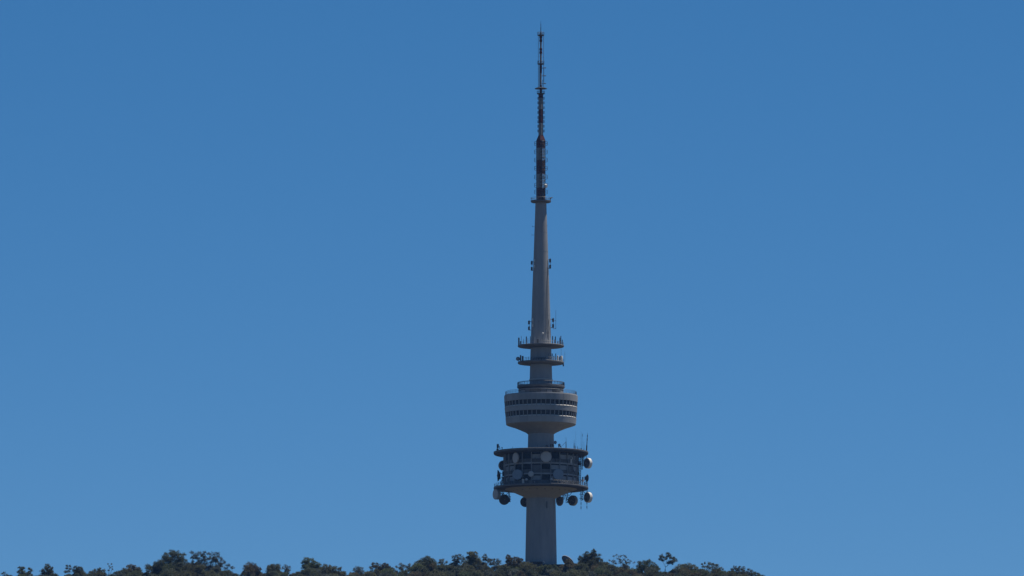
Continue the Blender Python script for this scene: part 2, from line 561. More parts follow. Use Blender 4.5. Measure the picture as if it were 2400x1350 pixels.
for (y0, y1, cap) in ((929.6, 943.6, 85.2), (956.8, 968.2, 0), (981.8, 995.2, 0)):
    meshes = [band(y0, y1, o_, cap).mesh('cladding_panel', M[m_]) for o_, m_ in ((0, 'panel_a'), (.012, 'panel_b'), (.02, 'panel_c'), (-.012, 'panel_a'))]
    for k in range(24):
        obj('cladding_panel', meshes[random.choice((0, 0, 1, 2, 3))], drum, rotz=R(15 * k))
for (y0, y1) in ((943.9, 956.5), (968.5, 981.5)):
    g = MB(); g.arc(dr(y1) - .55, dr(y1) - .48, dr(y0) - .55, dr(y0) - .48, Z(y1), Z(y0), -3.3, 3.3, 2)
    gme = g.mesh('window', M['glass'])
    fr = MB()
    fr.arc(dr(y1) - .6, dr(y1) - .06, dr(y0) - .6, dr(y0) - .06, Z(y1), Z(y0), -.48, .48, 1)
    fme = fr.mesh('window_pillar', M['frame'])
    si = MB()
    si.arc(dr(y1) - .47, dr(y1) + .05, dr(y1) - .47, dr(y1) - .14, Z(y1) + .01, Z(y1) + .32, -3.05, 3.05, 2)
    sme = si.mesh('window_sill', M['sill'])
    for k in range(48):
        wo = obj('window', gme, drum, rotz=R(3.75 + 7.5 * k))
        obj('window_pillar', fme, drum, rotz=R(7.5 * k))
        obj('window_sill', sme, drum, rotz=R(3.75 + 7.5 * k))
railing('railing', drum, 83.4, Z(926.8), Z(918.6), posts=48, rails=(1, .66, .33), pr=.035, bars=288, m='mesh_rail')

# --- equipment drum: roof slab, three storeys, gallery, cone
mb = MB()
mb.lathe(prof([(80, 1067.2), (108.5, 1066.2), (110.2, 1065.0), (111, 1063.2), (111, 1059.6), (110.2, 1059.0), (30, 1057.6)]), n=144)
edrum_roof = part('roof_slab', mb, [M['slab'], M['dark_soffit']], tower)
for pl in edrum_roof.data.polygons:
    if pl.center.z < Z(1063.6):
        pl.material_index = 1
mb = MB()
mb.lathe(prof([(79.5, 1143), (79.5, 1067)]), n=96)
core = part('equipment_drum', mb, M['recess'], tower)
ST = [1067.0, 1092.0, 1117.0, 1142.5]
DR = 86.7
for y_ in ST[1:3]:
    mb = MB()
    mb.lathe([(80 * KP, Z(y_) - .35), (87.4 * KP, Z(y_) - .35), (87.4 * KP, Z(y_) + .2), (80 * KP, Z(y_) + .2)], n=144, closed=True)
    part('floor_slab', mb, M['infill'], core)
pm = MB(); pm.box((0, -DR * KP, (Z(1067) + Z(1142)) / 2), (.27, .5, Z(1067.2) - Z(1142)))
pme = pm.mesh('facade_post', M['post'])
for k in range(24):
    obj('facade_post', pme, core, rotz=R(15 * k))
DARK = {0: {19, 20, 21, 22, 0, 1, 17, 12, 8}, 1: {21, 22, 0, 15, 9}, 2: {22, 0, 21, 16, 10}}
for s in range(3):
    yt, yb = ST[s], ST[s + 1]
    yw = yt + 15.2                                    # top of the spandrel
    sp = MB(); sp.arc(85.2 * KP, 86.2 * KP, 85.2 * KP, 86.2 * KP, Z(yb) + .22, Z(yw), .9, 14.1, 5)
    spm = sp.mesh('spandrel_panel', M['spandrel'])
    gl = MB(); gl.arc(82.6 * KP, 83 * KP, 82.6 * KP, 83 * KP, Z(yw), Z(yt) - .05, .6, 14.4, 5)
    glm = gl.mesh('window', M['opening'])
    inf = MB(); inf.arc(84.4 * KP, 85.4 * KP, 84.4 * KP, 85.4 * KP, Z(yw) + .01, Z(yt + 5.2), .9, 14.1, 5)
    infm = [inf.mesh('infill_panel', M[m_]) for m_ in ('infill', 'panel_b', 'spandrel')]
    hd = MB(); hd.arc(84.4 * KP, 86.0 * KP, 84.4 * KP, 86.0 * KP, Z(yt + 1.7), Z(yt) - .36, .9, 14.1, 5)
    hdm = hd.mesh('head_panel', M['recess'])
    for k in range(24):
        obj('spandrel_panel', spm, core, rotz=R(15 * k))
        obj('window', glm, core, rotz=R(15 * k))
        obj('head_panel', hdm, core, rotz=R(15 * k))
        if k not in DARK[s]:
            obj('infill_panel', infm[(k * 7 + s) % 5 % 3 if (k + s) % 4 == 0 else 0], core, rotz=R(15 * k))
mb = MB()
for s in (0, 1):                                      # balcony rails on the storeys
    mb = MB()
    z0 = Z(ST[s + 1]) + .2
    for f in (.55, 1.1):
        pts = [Q(88.4, i * 5, z0 + f) for i in range(73)]
        mb.path(pts, .03, 4)
    for i in range(72):
        mb.tube(Q(87.2, i * 5, z0), Q(88.4, i * 5, z0 + 1.1), .03, n=3)
    part('balcony_rail', mb, M['steel'], core)
# strip lamps behind one bay of the middle storey
mb = MB()
for px in (1253.2, 1256.2):
    mb = MB()
    mb.box(WT(px, 1086.0, -85.6 * KP), (.32, .12, .16))
    part('strip_lamp', mb, M['pale_antenna'], core)

mb = MB()
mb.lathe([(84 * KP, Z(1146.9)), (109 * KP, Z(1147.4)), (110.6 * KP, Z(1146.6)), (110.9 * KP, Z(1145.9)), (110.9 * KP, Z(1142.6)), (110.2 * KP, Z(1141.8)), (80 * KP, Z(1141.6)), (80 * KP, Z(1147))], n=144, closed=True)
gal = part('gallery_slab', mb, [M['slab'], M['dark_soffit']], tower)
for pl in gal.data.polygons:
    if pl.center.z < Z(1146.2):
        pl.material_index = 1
railing('railing', gal, 109.4, Z(1142), Z(1134.6), posts=60, rails=(1, .66, .33), pr=.035)
mb = MB()
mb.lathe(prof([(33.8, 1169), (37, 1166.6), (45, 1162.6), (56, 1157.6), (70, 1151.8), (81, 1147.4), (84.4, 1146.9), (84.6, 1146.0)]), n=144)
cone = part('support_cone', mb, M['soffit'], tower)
mb = MB()
for k in range(24):
    a = 7.5 + 15 * k
    mb = MB()
    mb.tube(Q(70, a, Z(1150.5)), Q(70, a, Z(1152.2)), .26, n=8)
    part('soffit_vent', mb, M['fascia'], cone)
mb = MB()
mb.box(WT(1281.5, 1183, -33.9 * KP), (.4, .25, 2.4))
part('door_slot', mb, M['spandrel'], shaft)

# --- dishes
def dish(px, py, r, n, y, kind='radome', cover='cover_pale', shroud='dish_white', back='dish_back', depth=7.0, anchor=None, label=None, tilt=0.0):
    """boresight n in plan; the pixel is the centre of the mouth (radome, bowl) or of the back (shroud)"""
    n = Vector((n[0], n[1], tilt)).normalized()
    rm, dm = r * KP, depth * KP
    c = WT(px, py, y)
    q = n.to_track_quat('Z', 'Y').to_matrix().to_4x4()
    xf = Matrix.Translation(c) @ q
    mb = MB()
    if kind == 'radome':                                # mouth at 0, shroud behind
        mb.lathe([(rm * .18, -dm - rm * .3), (rm * .6, -dm - rm * .2), (rm * .9, -dm - rm * .03), (rm * .985, -dm)], n=40, xf=xf)
        o = part('dish_antenna', mb, M[back], tower, label)
        mb = MB(); mb.lathe([(rm * .99, -dm), (rm, -dm + .04), (rm, -.05), (rm * .975, 0), (rm * .95, 0), (rm * .95, -dm)], n=48, xf=xf)
        part('shroud', mb, M[shroud], o)
        mb = MB(); mb.lathe([(rm * .955, -.06), (rm * .94, .03), (rm * .6, .09), (0, .12)], n=48, xf=xf)
        part('cover', mb, M[cover], o)
        bk = -dm - rm * .3
    elif kind == 'back':                                # seen from behind: back at 0, mouth at +dm
        mb = MB(); mb.lathe([(0, -rm * .10), (rm * .3, -rm * .09), (rm * .7, -rm * .05), (rm * .96, 0)], n=48, xf=xf)
        o = part('dish_antenna', mb, M[back], tower, label)
        mb = MB(); mb.lathe([(rm * .97, -.03), (rm, .02), (rm, dm), (rm * .96, dm), (rm * .96, .02)], n=48, xf=xf)
        part('shroud', mb, M[shroud], o)
        mb = MB(); mb.lathe([(rm * .955, dm - .05), (rm * .6, dm + .05), (0, dm + .08)], n=40, xf=xf)
        part('cover', mb, M['cover_pale'], o)
        mb = MB()                                       # mounting ring and struts on the back
        for i in range(4):
            a = i * PI / 2 + .5
            mb.tube(xf @ Vector((rm * .75 * math.cos(a), rm * .75 * math.sin(a), -rm * .05)), xf @ Vector((rm * .12 * math.cos(a), rm * .12 * math.sin(a), -rm * .3)), .06, n=4)
        mb.tube(xf @ Vector((-rm * .1, 0, -rm * .3)), xf @ Vector((rm * .1, 0, -rm * .3)), .2, n=6)
        part('mount_frame', mb, M['steel'], o)
        bk = -rm * .3
    else:                                               # open bowl
        mb = MB()
        mb.lathe([(0, -rm * .42), (rm * .35, -rm * .36), (rm * .7, -rm * .19), (rm * .99, 0), (rm * 1.0, .04), (rm * .96, .03), (rm * .68, -rm * .15), (rm * .33, -rm * .33), (0, -rm * .38)], n=40, xf=xf)
        o = part('dish_antenna', mb, M[back], tower, label)
        mb = MB()
        tip = xf @ Vector((0, 0, rm * .1))
        for i in range(3):
            a = i * 2 * PI / 3 + .4
            mb.tube(xf @ Vector((rm * .95 * math.cos(a), rm * .95 * math.sin(a), 0)), tip, .05, n=4)
        mb.tube(xf @ Vector((0, 0, -rm * .05)), xf @ Vector((0, 0, rm * .16)), .16, n=6)
        part('feed', mb, M['steel'], o)
        mb = MB()
        for i in range(8):
            a = i * PI / 4
            pts = [xf @ Vector((rm * f * math.cos(a), rm * f * math.sin(a), -rm * h - .05)) for f, h in ((.1, .44), (.4, .37), (.7, .21), (.97, .02))]
            mb.path(pts, .07, 4)
        part('rib', mb, M['dark_steel'], o)
        bk = -rm * .42
    if anchor is not None:
        mb = MB()
        b = xf @ Vector((0, 0, bk))
        for dz in (-.5, .5):
            mb.tube(b + Vector((0, 0, dz * rm * .8)), Vector(anchor) + Vector((0, 0, dz * rm * .8)), .09, n=5)
        mb.tube(b + Vector((0, 0, -rm * .6)), b + Vector((0, 0, rm * .6)), .11, n=6)
        part('mount_arm', mb, M['dark_steel'], o)
    return o
def on_wall(px, r=84):
    x = px - 1267.9
    return -math.sqrt(max(0, r * r - x * x)) * KP
def wall_anchor(px, py, r=85):
    return WT(px, py, on_wall(px, r))
YW = lambda px, r: on_wall(px, r)
dish(1207.6, 1073, 12.6, (-.85, -.53), YW(1207.6, 97), 'radome', 'cover_pale', 'dish_grey', depth=3, anchor=wall_anchor(1213, 1073), label='pale round cover turned left on the top storey')
dish(1280, 1070.4, 12.9, (.06, -1), YW(1280, 97), 'radome', 'cover_pale', 'cover_pale', depth=4, anchor=wall_anchor(1280, 1070.4), label='pale round cover facing ahead on the top storey')
dish(1244.4, 1110.7, 6.7, (-.05, -1), YW(1244.4, 94), 'radome', 'cover_pale', 'cover_pale', depth=2.5, anchor=wall_anchor(1244.4, 1110.7), label='smallest pale round cover on the lowest storey')
dish(1212.3, 1112.2, 12.0, (-.22, -1), YW(1212.3, 97), 'radome', 'cover_blue', 'cover_blue', depth=3, anchor=wall_anchor(1214, 1112), label='blue grey round cover on the left of the lowest storey')
dish(1308.6, 1111.5, 12.4, (.14, -1), YW(1308.6, 97), 'radome', 'cover_blue', 'cover_blue', depth=3, anchor=wall_anchor(1307, 1111.5), label='blue grey round cover on the right of the lowest storey')
dish(1180.4, 1091, 11.9, (-.42, .9), 2.2, 'back', shroud='dish_grey', depth=4, anchor=WT(1190, 1091, 1), label='dark dish back half hidden behind the left wall')
dish(1166.6, 1115, 13.6, (-1, .06), -1.0, 'bowl', back='dish_brown', anchor=WT(1184, 1115, 0), label='open dish seen edge on at the left')
R1 = dish(1375.2, 1085.6, 12.3, (.79, .62), -1.5, 'back', shroud='dish_white', back='dish_mid', depth=7, anchor=WT(1358, 1085.6, -1), label='dish with a sunlit white shroud level with the storeys')
R2 = dish(1375.8, 1165.6, 12.3, (.79, .62), -1.5, 'back', shroud='dish_white', back='dish_mid', depth=7, anchor=WT(1358, 1163, -1), label='dish with a sunlit white shroud below the gallery')
dish(1340.5, 1173, 12.2, (.62, .78), 3.0, 'back', shroud='dish_grey', depth=7, anchor=WT(1329, 1170, 2.5), label='dark dish with a grey shroud below the gallery')
dish(1311.4, 1174.4, 11.5, (.72, .70), 5.5, 'back', shroud='dish_grey', back='dish_brown', depth=2, anchor=WT(1303, 1174, 4), label='brown dish back beside the shaft')
dish(1182.4, 1170.8, 12.3, (-.25, .97), 2.0, 'back', shroud='dish_back', depth=5, anchor=WT(1190, 1166, 1), label='dark dish back below the left of the gallery')
dish(1231.6, 1176.2, 12.1, (-.1, 1), 9.0, 'back', shroud='dish_back', depth=4, anchor=WT(1240, 1174, 8), label='dark dish half hidden behind the shaft')
dish(1160.8, 1158, 12.7, (-.86, -.5), -2.0, 'radome', 'cover_pale', 'cover_blue', depth=8, anchor=WT(1180, 1155, -1), label='pale dish cover facing left below the gallery')
dish(1376.5, 1120.5, 8.6, (.92, .35), -3.5, 'bowl', back='dish_back', anchor=WT(1370, 1122, -3), label='small dark dish on the right gallery rail')
dish(1292, 1123, 3.2, (0, -1), YW(1292, 104), 'radome', 'cover_pale', 'dish_white', depth=2, anchor=WT(1292, 1126, YW(1292, 100)))
dish(1233.5, 1124, 3.0, (-.2, -1), YW(1233, 104), 'radome', 'cover_pale', 'dish_white', depth=2, anchor=WT(1233.5, 1127, YW(1233, 100)))
dish(1367, 1126, 3.0, (.5, -.5), -6, 'radome', 'cover_pale', 'dish_white', depth=3, anchor=WT(1365, 1129, -5.5))
dish(1301.5, 1036.7, 3.8, (.25, -1), -6.0, 'radome', 'cover_blue', 'cover_blue', depth=2, anchor=WT(1302.5, 1040, -5), label='small round dish standing on the roof slab')
dish(1311.2, 1042.6, 2.9, (.3, -1), -6.5, 'radome', 'cover_blue', 'cover_blue', depth=2, anchor=WT(1312, 1045, -6))
dish(1214.4, 840.7, 4.7, (.25, -1), -1.5, 'radome', 'cover_blue', 'antenna', depth=3, anchor=WT(1219, 841, -1), label='small round dish at the left end of the lower platform')

# roof-slab antennas
def z7(x, y):
    return 1140 + x / 6.75, 1010 + y / 6.75
def roof_whip(x, yt, yb, wpx, yd, knobs=(), lean=0.0):
    mb = MB()
    X, T = z7(x, yt); B_ = z7(x, yb)[1]
    p, q = WT(X, B_, yd), WT(X + lean, T, yd)
    p.z = Z(1059) - .05
    r_ = wpx * KP / 2
    mb.tube(p, p + (q - p) * .35, r_, r_, 6); mb.tube(p + (q - p) * .35, q, r_ * .75, r_ * .5, 6)
    for f, l, kr in knobs:
        a = p + (q - p) * f
        mb.tube(a, a + (q - p).normalized() * l, kr, kr, 6)
    return part('whip_antenna', mb, M['dark_steel'], edrum_roof)
roof_whip(1260, 100, 262, 1.1, -9, ((0, 2.2, .16), (.3, 1.6, .13)))
roof_whip(1388, 135, 266, .9, -8, ((0, 1.6, .2), (.45, .8, .12)))
roof_whip(1413, 0, 266, .45, -6)
roof_whip(1499, 10, 285, .75, -6, ((0, .8, .25),))
roof_whip(1520, 30, 285, .4, -5, ((.8, .8, .08),))
roof_whip(1543, 158, 290, .8, -4.5, ((0, .7, .14),))
roof_whip(1583, 30, 310, 1.1, -3.5, ((0, 2.0, .26), (.3, 1.4, .16), (.55, 1.0, .18), (.75, .9, .15)), lean=2.6)
roof_whip(1410, 236, 266, 1.6, -8.5); roof_whip(1440, 244, 270, 1.8, -8.2); roof_whip(1465, 268, 280, 2.5, -7.8)
roof_whip(958, 160, 255, .9, -12, ((.0, 1.5, .1),)); roof_whip(810, 208, 255, .8, -12); roof_whip(416, 248, 266, 1.2, -10)
roof_whip(1185, 232, 258, 1.6, -10)
mb = MB()
mb.tube(WT(*z7(1200, 232), -9), WT(*z7(1252, 180), -9), .06, n=4)
part('stay', mb, M['dark_steel'], edrum_roof)
for x0, x1, y0, y1, yd in ((940, 972, 226, 256, -12.5), (1010, 1030, 205, 256, -11), (1036, 1062, 206, 256, -11), (1160, 1178, 236, 260, -10), (1136, 1150, 232, 260, -10)):
    a, b = WT(*z7(x0, y1), yd), WT(*z7(x1, y0), yd)
    mb = MB()
    mb.box(((a.x + b.x) / 2, yd, (a.z + b.z) / 2), (b.x - a.x, .5, b.z - a.z))
    part('roof_equipment', mb, M['dark_steel'], edrum_roof)
mb = MB()                                             # bracketed panel at the left end of the roof
p = WT(*z7(180, 240), -2)
mb.box(p, (.75, .5, 1.5)); mb.tube(WT(*z7(178, 300), -2), WT(*z7(178, 212), -2), .1, n=5)
mb.path([WT(*z7(188, 232), -2), WT(*z7(204, 240), -2), WT(*z7(216, 290), -2)], .12, 5)
mb.tube(WT(*z7(250, 290), -4), WT(*z7(247, 258), -4), .12, n=5); mb.box(WT(*z7(247, 264), -4), (.35, .3, .4)); mb.box(WT(*z7(176, 292), -2), (.8, .6, .5))
part('panel_antenna', mb, M['dark_steel'], edrum_roof)
# gallery-edge antennas on the right and hanging whips
def hang_whip(x, yt, yb, yd):
    mb = MB()
    X, T = z7(x, yt); B_ = z7(x, yb)[1]
    p, q = WT(X, T, yd), WT(X, B_, yd)
    mb.tube(p, q, .06, .04, 5)
    for f in (.35, .62, .82):
        a = p + (q - p) * f
        mb.tube(a, a + Vector((0, 0, -.9)), .13, n=6)
    part('hanging_whip', mb, M['dark_steel'], gal)
hang_whip(1497, 930, 1252, -4); hang_whip(1590, 930, 1242, 2.5)
# lattice frames
def lattice(name, parent, p0, p1, wv, nseg, r=.05, m='dark_steel'):
    """square lattice between two points; wv = half-width"""
    mb = MB()
    p0, p1 = Vector(p0), Vector(p1)
    cs = [Vector((sx * wv, sy * wv, 0)) for sx, sy in ((-1, -1), (1, -1), (1, 1), (-1, 1))]
    for c in cs:
        mb.tube(p0 + c, p1 + c, r * 1.4, n=4)
    for i in range(nseg):
        a = p0 + (p1 - p0) * (i / nseg); b = p0 + (p1 - p0) * ((i + 1) / nseg)
        for j in range(4):
            c, d = cs[j], cs[(j + 1) % 4]
            mb.tube(a + c, a + d, r, n=4, cap=False)
            mb.tube(*( (a + c, b + d) if i % 2 else (a + d, b + c)), r, n=4, cap=False)
    return part(name, mb, M[m], parent)
lattice('lattice_frame', gal, WT(1359.2, 1141, -2), WT(1359.2, 1066, -2), .33, 14)
lattice('lattice_frame', gal, WT(1363.4, 1100, 2), WT(1363.4, 1067, 2), .28, 6)
lattice('lattice_frame', gal, WT(1367.5, 1092, -1), WT(1367.5, 1067, -1), .25, 5)
mb = MB()
mb.box(WT(1357, 1087, -1.5), (1.4, .8, .9)); mb.tube(WT(1352, 1086, -1), WT(1366, 1086, -1), .12); mb.tube(WT(1352, 1074, -1), WT(1372, 1070, -1), .09)
mb.tube(WT(1354, 1067, -1), WT(1368, 1080, -1), .08); mb.tube(WT(1374, 1067, -1.5), WT(1374, 1078, -1.5), .12)
part('bracket_frame', mb, M['dark_steel'], gal)
# hanging trusses under the gallery
def truss(px0, px1, yt, yb, yd):
    mb = MB()
    a, b, c, d = WT(px0, yt, yd), WT(px1, yt, yd), WT(px0, yb, yd), WT(px1, yb, yd)
    for dy in (-.5, .5):
        o = Vector((0, dy, 0))
        mb.tube(a + o, c + o, .09, n=5); mb.tube(b + o, d + o, .09, n=5)
        for f in (.35, .7, 1.0):
            mb.tube(a + (c - a) * f + o, b + (d - b) * f + o, .06, n=4)
        mb.tube(a + o, b + (d - b) * .35 + o, .05, n=4); mb.tube(b + (d - b) * .35 + o, a + (c - a) * .7 + o, .05, n=4); mb.tube(a + (c - a) * .7 + o, d + o, .05, n=4)
    part('hanging_truss', mb, M['dark_steel'], gal)
truss(1361.2, 1366.0, 1146, 1172, -1.5); truss(1326.5, 1331.0, 1154, 1178, 4); truss(1318.5, 1322.5, 1156, 1170, 6)
truss(1191.5, 1194.5, 1152, 1176, 1.5); truss(1176, 1181, 1152, 1164, 2.2); truss(1303.5, 1306, 1160, 1176, 6.5)
mb = MB()
for (x0, y0, x1, y1, yd) in ((1325, 1152, 1334, 1162, 5), (1334, 1162, 1341, 1153, 5), (1322, 1154, 1330, 1172, 5), (1366, 1150, 1374, 1160, -1.5), (1376, 1147, 1377, 1156, -1.5), (1172, 1154, 1180, 1160, 2), (1186, 1160, 1192, 1154, 2), (1195.6, 1163, 1195.6, 1177, 1), (1193, 1164, 1197.5, 1164, 1), (1193, 1170, 1198, 1170, 1), (1193, 1176, 1197, 1176, 1)):
    mb = MB()
    mb.tube(WT(x0, y0, yd), WT(x1, y1, yd), .1, n=5)
    part('brace', mb, M['dark_steel'], gal)
# clutter along the gallery rail
for px, yt, wd in ((1352, 1120, 1.6), (1356, 1124, 2.4), (1361, 1119, 1.4), (1366, 1118, 3.2), (1371, 1117, 2.6), (1374, 1127, 2.4), (1377, 1129, 1.2), (1180, 1122, 2.6), (1184, 1118, 1.5), (1188, 1126, 2.0), (1345, 1127, 1.8), (1176, 1126, 2.2), (1250, 1128, 2.8), (1262, 1127, 3.4), (1218, 1128, 2.4), (1325, 1128, 2.0)):
    X = px - 1267.9
    yd = -math.sqrt(max(4, 106 ** 2 - X * X)) * KP
    a, b = WT(px, yt, yd), Z(1142)
    mb = MB()
    wm = wd * KP
    mb.box((a.x, yd, a.z - .6), (wm, wm * .8, 1.2)); mb.tube((a.x, yd, b), (a.x, yd, a.z), .06, n=5)
    part('rail_antenna', mb, M[random.choice(('antenna', 'steel', 'dark_steel', 'antenna'))], gal)
mb = MB()
mb.path([WT(1183, 1098, 0), WT(1178, 1112, 0), WT(1184, 1120, 0), WT(1177, 1128, 0), WT(1174, 1138, 0)], .16, 5)
mb.path([WT(1186, 1104, -1), WT(1176, 1118, -1), WT(1182, 1130, -1)], .12, 5); mb.box(WT(1181, 1110, 0), (1.2, .8, 1.6)); mb.box(WT(1180, 1122, 0), (1.0, .8, 1.2))
mb.path([WT(1173, 1142, -1), WT(1180, 1128, -1)], .18, 5)
part('bracket_frame', mb, M['dark_steel'], gal)

# small gear standing on the gallery and hung on the balconies
for k in range(44):
    ph = random.uniform(20, 88) if k < 26 else random.uniform(-86, 20)
    lev = random.choice((1142, 1142, 1142, 1117, 1092))
    r_ = random.uniform(98, 107) if lev == 1142 else random.uniform(87.5, 89.5)
    hgt = random.uniform(.5, 1.6)
    p = Q(r_, ph, Z(lev) + (0 if lev == 1142 else .2))
    mb = MB()
    kind_ = random.random()
    if kind_ < .4:
        mb.box(p + Vector((0, 0, hgt / 2)), (random.uniform(.3, .9), .4, hgt), Matrix.Rotation(R(ph), 3, 'Z'))
        nm = 'equipment_cabinet'
    elif kind_ < .75:
        mb.tube(p, p + Vector((0, 0, hgt + .9)), .06, n=5)
        mb.box(p + Vector((0, 0, hgt + .4)), (.3, .2, .9), Matrix.Rotation(R(ph), 3, 'Z'))
        nm = 'rail_antenna'
    else:
        mb.path([p, p + Vector((0, 0, hgt)), p + Vector((.5, 0, hgt + .15)), p + Vector((.5, 0, hgt + .7))], .07, 5)
        nm = 'antenna_bracket'
    part(nm, mb, M[random.choice(('antenna', 'steel', 'dark_steel', 'pale_antenna', 'post', 'dark_steel'))], gal)

# --- antennas bracketed to the shaft
def stack(px, ys, yd, bx, h=8.2, wd=4.6, m='antenna', arms=True):
    mb = MB()
    for y_ in ys:
        p = WT(px, y_, yd)
        mb.box(p, (wd * KP, wd * KP * .8, h * KP))
    t, b = WT(px + .6, ys[0] - h * .7, yd + .25), WT(px + .6, ys[-1] + h * .6, yd + .25)
    mb.tube(t, b, .08, n=5)
    if arms:
        for y_ in (ys[0] - 2, ys[-1] + 4):
            mb.tube(WT(px, y_, yd + .2), WT(bx, y_, yd + .2), .11, n=5)
    part('panel_antenna', mb, M[m], shaft)
stack(1246.3, (616, 630), -.3, 1253); stack(1289.3, (611, 625), -.3, 1281)
stack(1253.2, (611, 624), -2.1, 1253.2, h=5.5, wd=2.6, m='pale_antenna', arms=False)
stack(1239.8, (756, 769.5), -.3, 1248); stack(1296.2, (750.5, 764), -.3, 1285)
stack(1248.7, (749, 762.5), -2.6, 1248.7, h=5.5, wd=2.6, m='pale_antenna', arms=False)
mb = MB()
mb.tube(WT(1302.7, 771, -.2), WT(1302.7, 727, -.2), .07, .05, 5)
mb.tube(WT(1296, 751.5, -.2), WT(1302.7, 751.5, -.2), .06, n=4); mb.tube(WT(1296, 770.5, -.2), WT(1303, 770.5, -.2), .09, n=4)
part('whip_antenna', mb, M['dark_steel'], shaft)
mb = MB()
for y_, x0 in ((531, 1247.2), (551, 1245.6)):
    mb.tube(WT(x0, y_, 0), WT(1253, y_, 0), .05, n=4); mb.tube(WT(x0 + 1, y_ - 2, 0), WT(x0 + 1, y_ + 1, 0), .04, n=4)
for y_ in (529, 551, 574):
    mb.tube(WT(1281, y_, -.5), WT(1267.9 + shaft_r(y_) + 1.3, y_, 0), .07, n=4)
part('stub_antenna', mb, M['dark_steel'], shaft)

# --- red and white lattice mast
mb = MB(); mb.tube((0, 0, Z(469)), (0, 0, Z(206)), .28, .22, 8)
mast = part('mast', mb, M['dark_steel'], tower)
def section(y0, y1, h0, h1, colour, nseg, faces=(0, 3), rot=-8, panel=.55, diag=True, r=.09):
    """one painted band of the square mast, with panel antennas on some faces"""
    mb = MB()
    z0, z1 = Z(y1), Z(y0)
    def c(j, f):
        h = (h1 + (h0 - h1) * f)                      # f: 0 at the foot, 1 at the top
        return Q(h, rot + 90 * j, z0 + (z1 - z0) * f)
    for j in range(4):
        mb.tube(c(j, 0), c(j, 1), r * 1.5, n=5)
        for i in range(nseg):
            f0, f1 = i / nseg, (i + 1) / nseg
            mb.tube(c(j, f0), c(j + 1, f0), r, n=4, cap=False)
            if diag:
                mb.tube(c(j, f0), c(j + 1, f1), r * .8, n=4, cap=False)
                mb.tube(c(j + 1, f0), c(j, f1), r * .8, n=4, cap=False)
    for j in faces:
        for i in range(max(1, nseg // 2)):
            k = max(1, nseg // 2)
            f0, f1 = (i + .06) / k, (i + .94) / k
            a, b, d, e = c(j, f0), c(j + 1, f0), c(j + 1, f1), c(j, f1)
            s0, s1 = .5 - panel / 2, .5 + panel / 2
            q = [a + (b - a) * s0, a + (b - a) * s1, e + (d - e) * s1, e + (d - e) * s0]
            nrm = (b - a).cross(e - a).normalized()
            out = [v + nrm * .16 for v in q]; inn = [v - nrm * .06 for v in q]
            mb.add(out + inn, [(0, 1, 2, 3), (7, 6, 5, 4), (0, 4, 5, 1), (1, 5, 6, 2), (2, 6, 7, 3), (3, 7, 4, 0)])
    return part('mast_section', mb, M['mast_red' if colour == 'r' else 'mast_white'], mast)
section(317.5, 330, 5.2, 10.2, 'r', 2, faces=(0, 1, 2, 3), panel=.9)
for y0, y1, cl in ((330, 346.5, 'r'), (346.5, 375, 'w'), (375, 407, 'r'), (407, 440, 'w'), (440, 469, 'r')):
    section(y0, y1, 10.2, 10.2, cl, 4 if y1 - y0 > 20 else 2, faces=(3, 2) if cl == 'w' else (3, 2, 1), panel=.62)
for y0, y1, cl in ((222, 229.5, 'r'), (229.5, 257, 'w'), (257, 288, 'r'), (288, 317.5, 'w')):
    section(y0, y1, 5.1, 5.1, cl, 4 if y1 - y0 > 10 else 1, faces=(0, 1, 2, 3), panel=.8, r=.06)
mb = MB()                                             # cable core inside the lower mast
mb.lathe([(.55, Z(469)), (.55, Z(330)), (.3, Z(318))], n=10)
part('cable_core', mb, M['dark_steel'], mast)
# ladder with hoops and pale brackets on the right face
mb = MB()
for x in (1272.6, 1275.8):
    mb.tube(WT(x, 466, -1.05), WT(x, 330, -1.05), .05, n=4)
y_ = 331
while y_ < 466:
    mb.tube(WT(1272.6, y_, -1.05), WT(1275.8, y_, -1.05), .05, n=4)
    y_ += 4.4
part('ladder', mb, M['steel'], mast)
mb = MB()
for a, b in ((330, 341), (370, 388), (414, 418), (397, 400), (452, 462)):
    mb.path([WT(1267.5, b, -1.3), WT(1267.5, a, -1.3), WT(1277.5, a, -1.0)], .09, 4); mb.tube(WT(1270, b, -1.2), WT(1277.5, b, -1.0), .09, n=4)
part('cable_bracket', mb, M['dish_brown'], mast)
# dipoles on both sides of the lower mast
def dipole(sgn, y_, h=5.2):
    mb = MB()
    xo, xi = 1267.9 + sgn * 15.0, 1267.9 + sgn * 9.5
    xm = 1267.9 + sgn * 12.2
    mb.path([WT(xi, y_ - h, 0), WT(xm, y_ - h * .98, 0), WT(xo, y_ - h * .55, 0), WT(xo, y_ + h * .55, 0), WT(xm, y_ + h * .98, 0), WT(xi, y_ + h, 0)], .075, 5)
    mb.tube(WT(xi, y_, 0), WT(xo, y_, 0), .09, n=5)
    mb.tube(WT(xo, y_ - h * .9, 0), WT(xo, y_ + h * .9, 0), .06, n=4)
    return part('dipole_antenna', mb, M['steel'], mast)
for y_ in (336.5, 356, 375, 394.5, 415, 434.5, 450):
    for s in (-1, 1):
        dipole(s, y_)
mb = MB(); p = WT(1279, 436, -.6); mb.lathe([(0, -.8), (.5, -.55), (.55, .4), (.2, .75), (0, .8)], n=12, xf=Matrix.Translation(p)); mb.tube(p, WT(1274, 437, -.4), .1)
part('beacon', mb, M['pale_antenna'], mast)
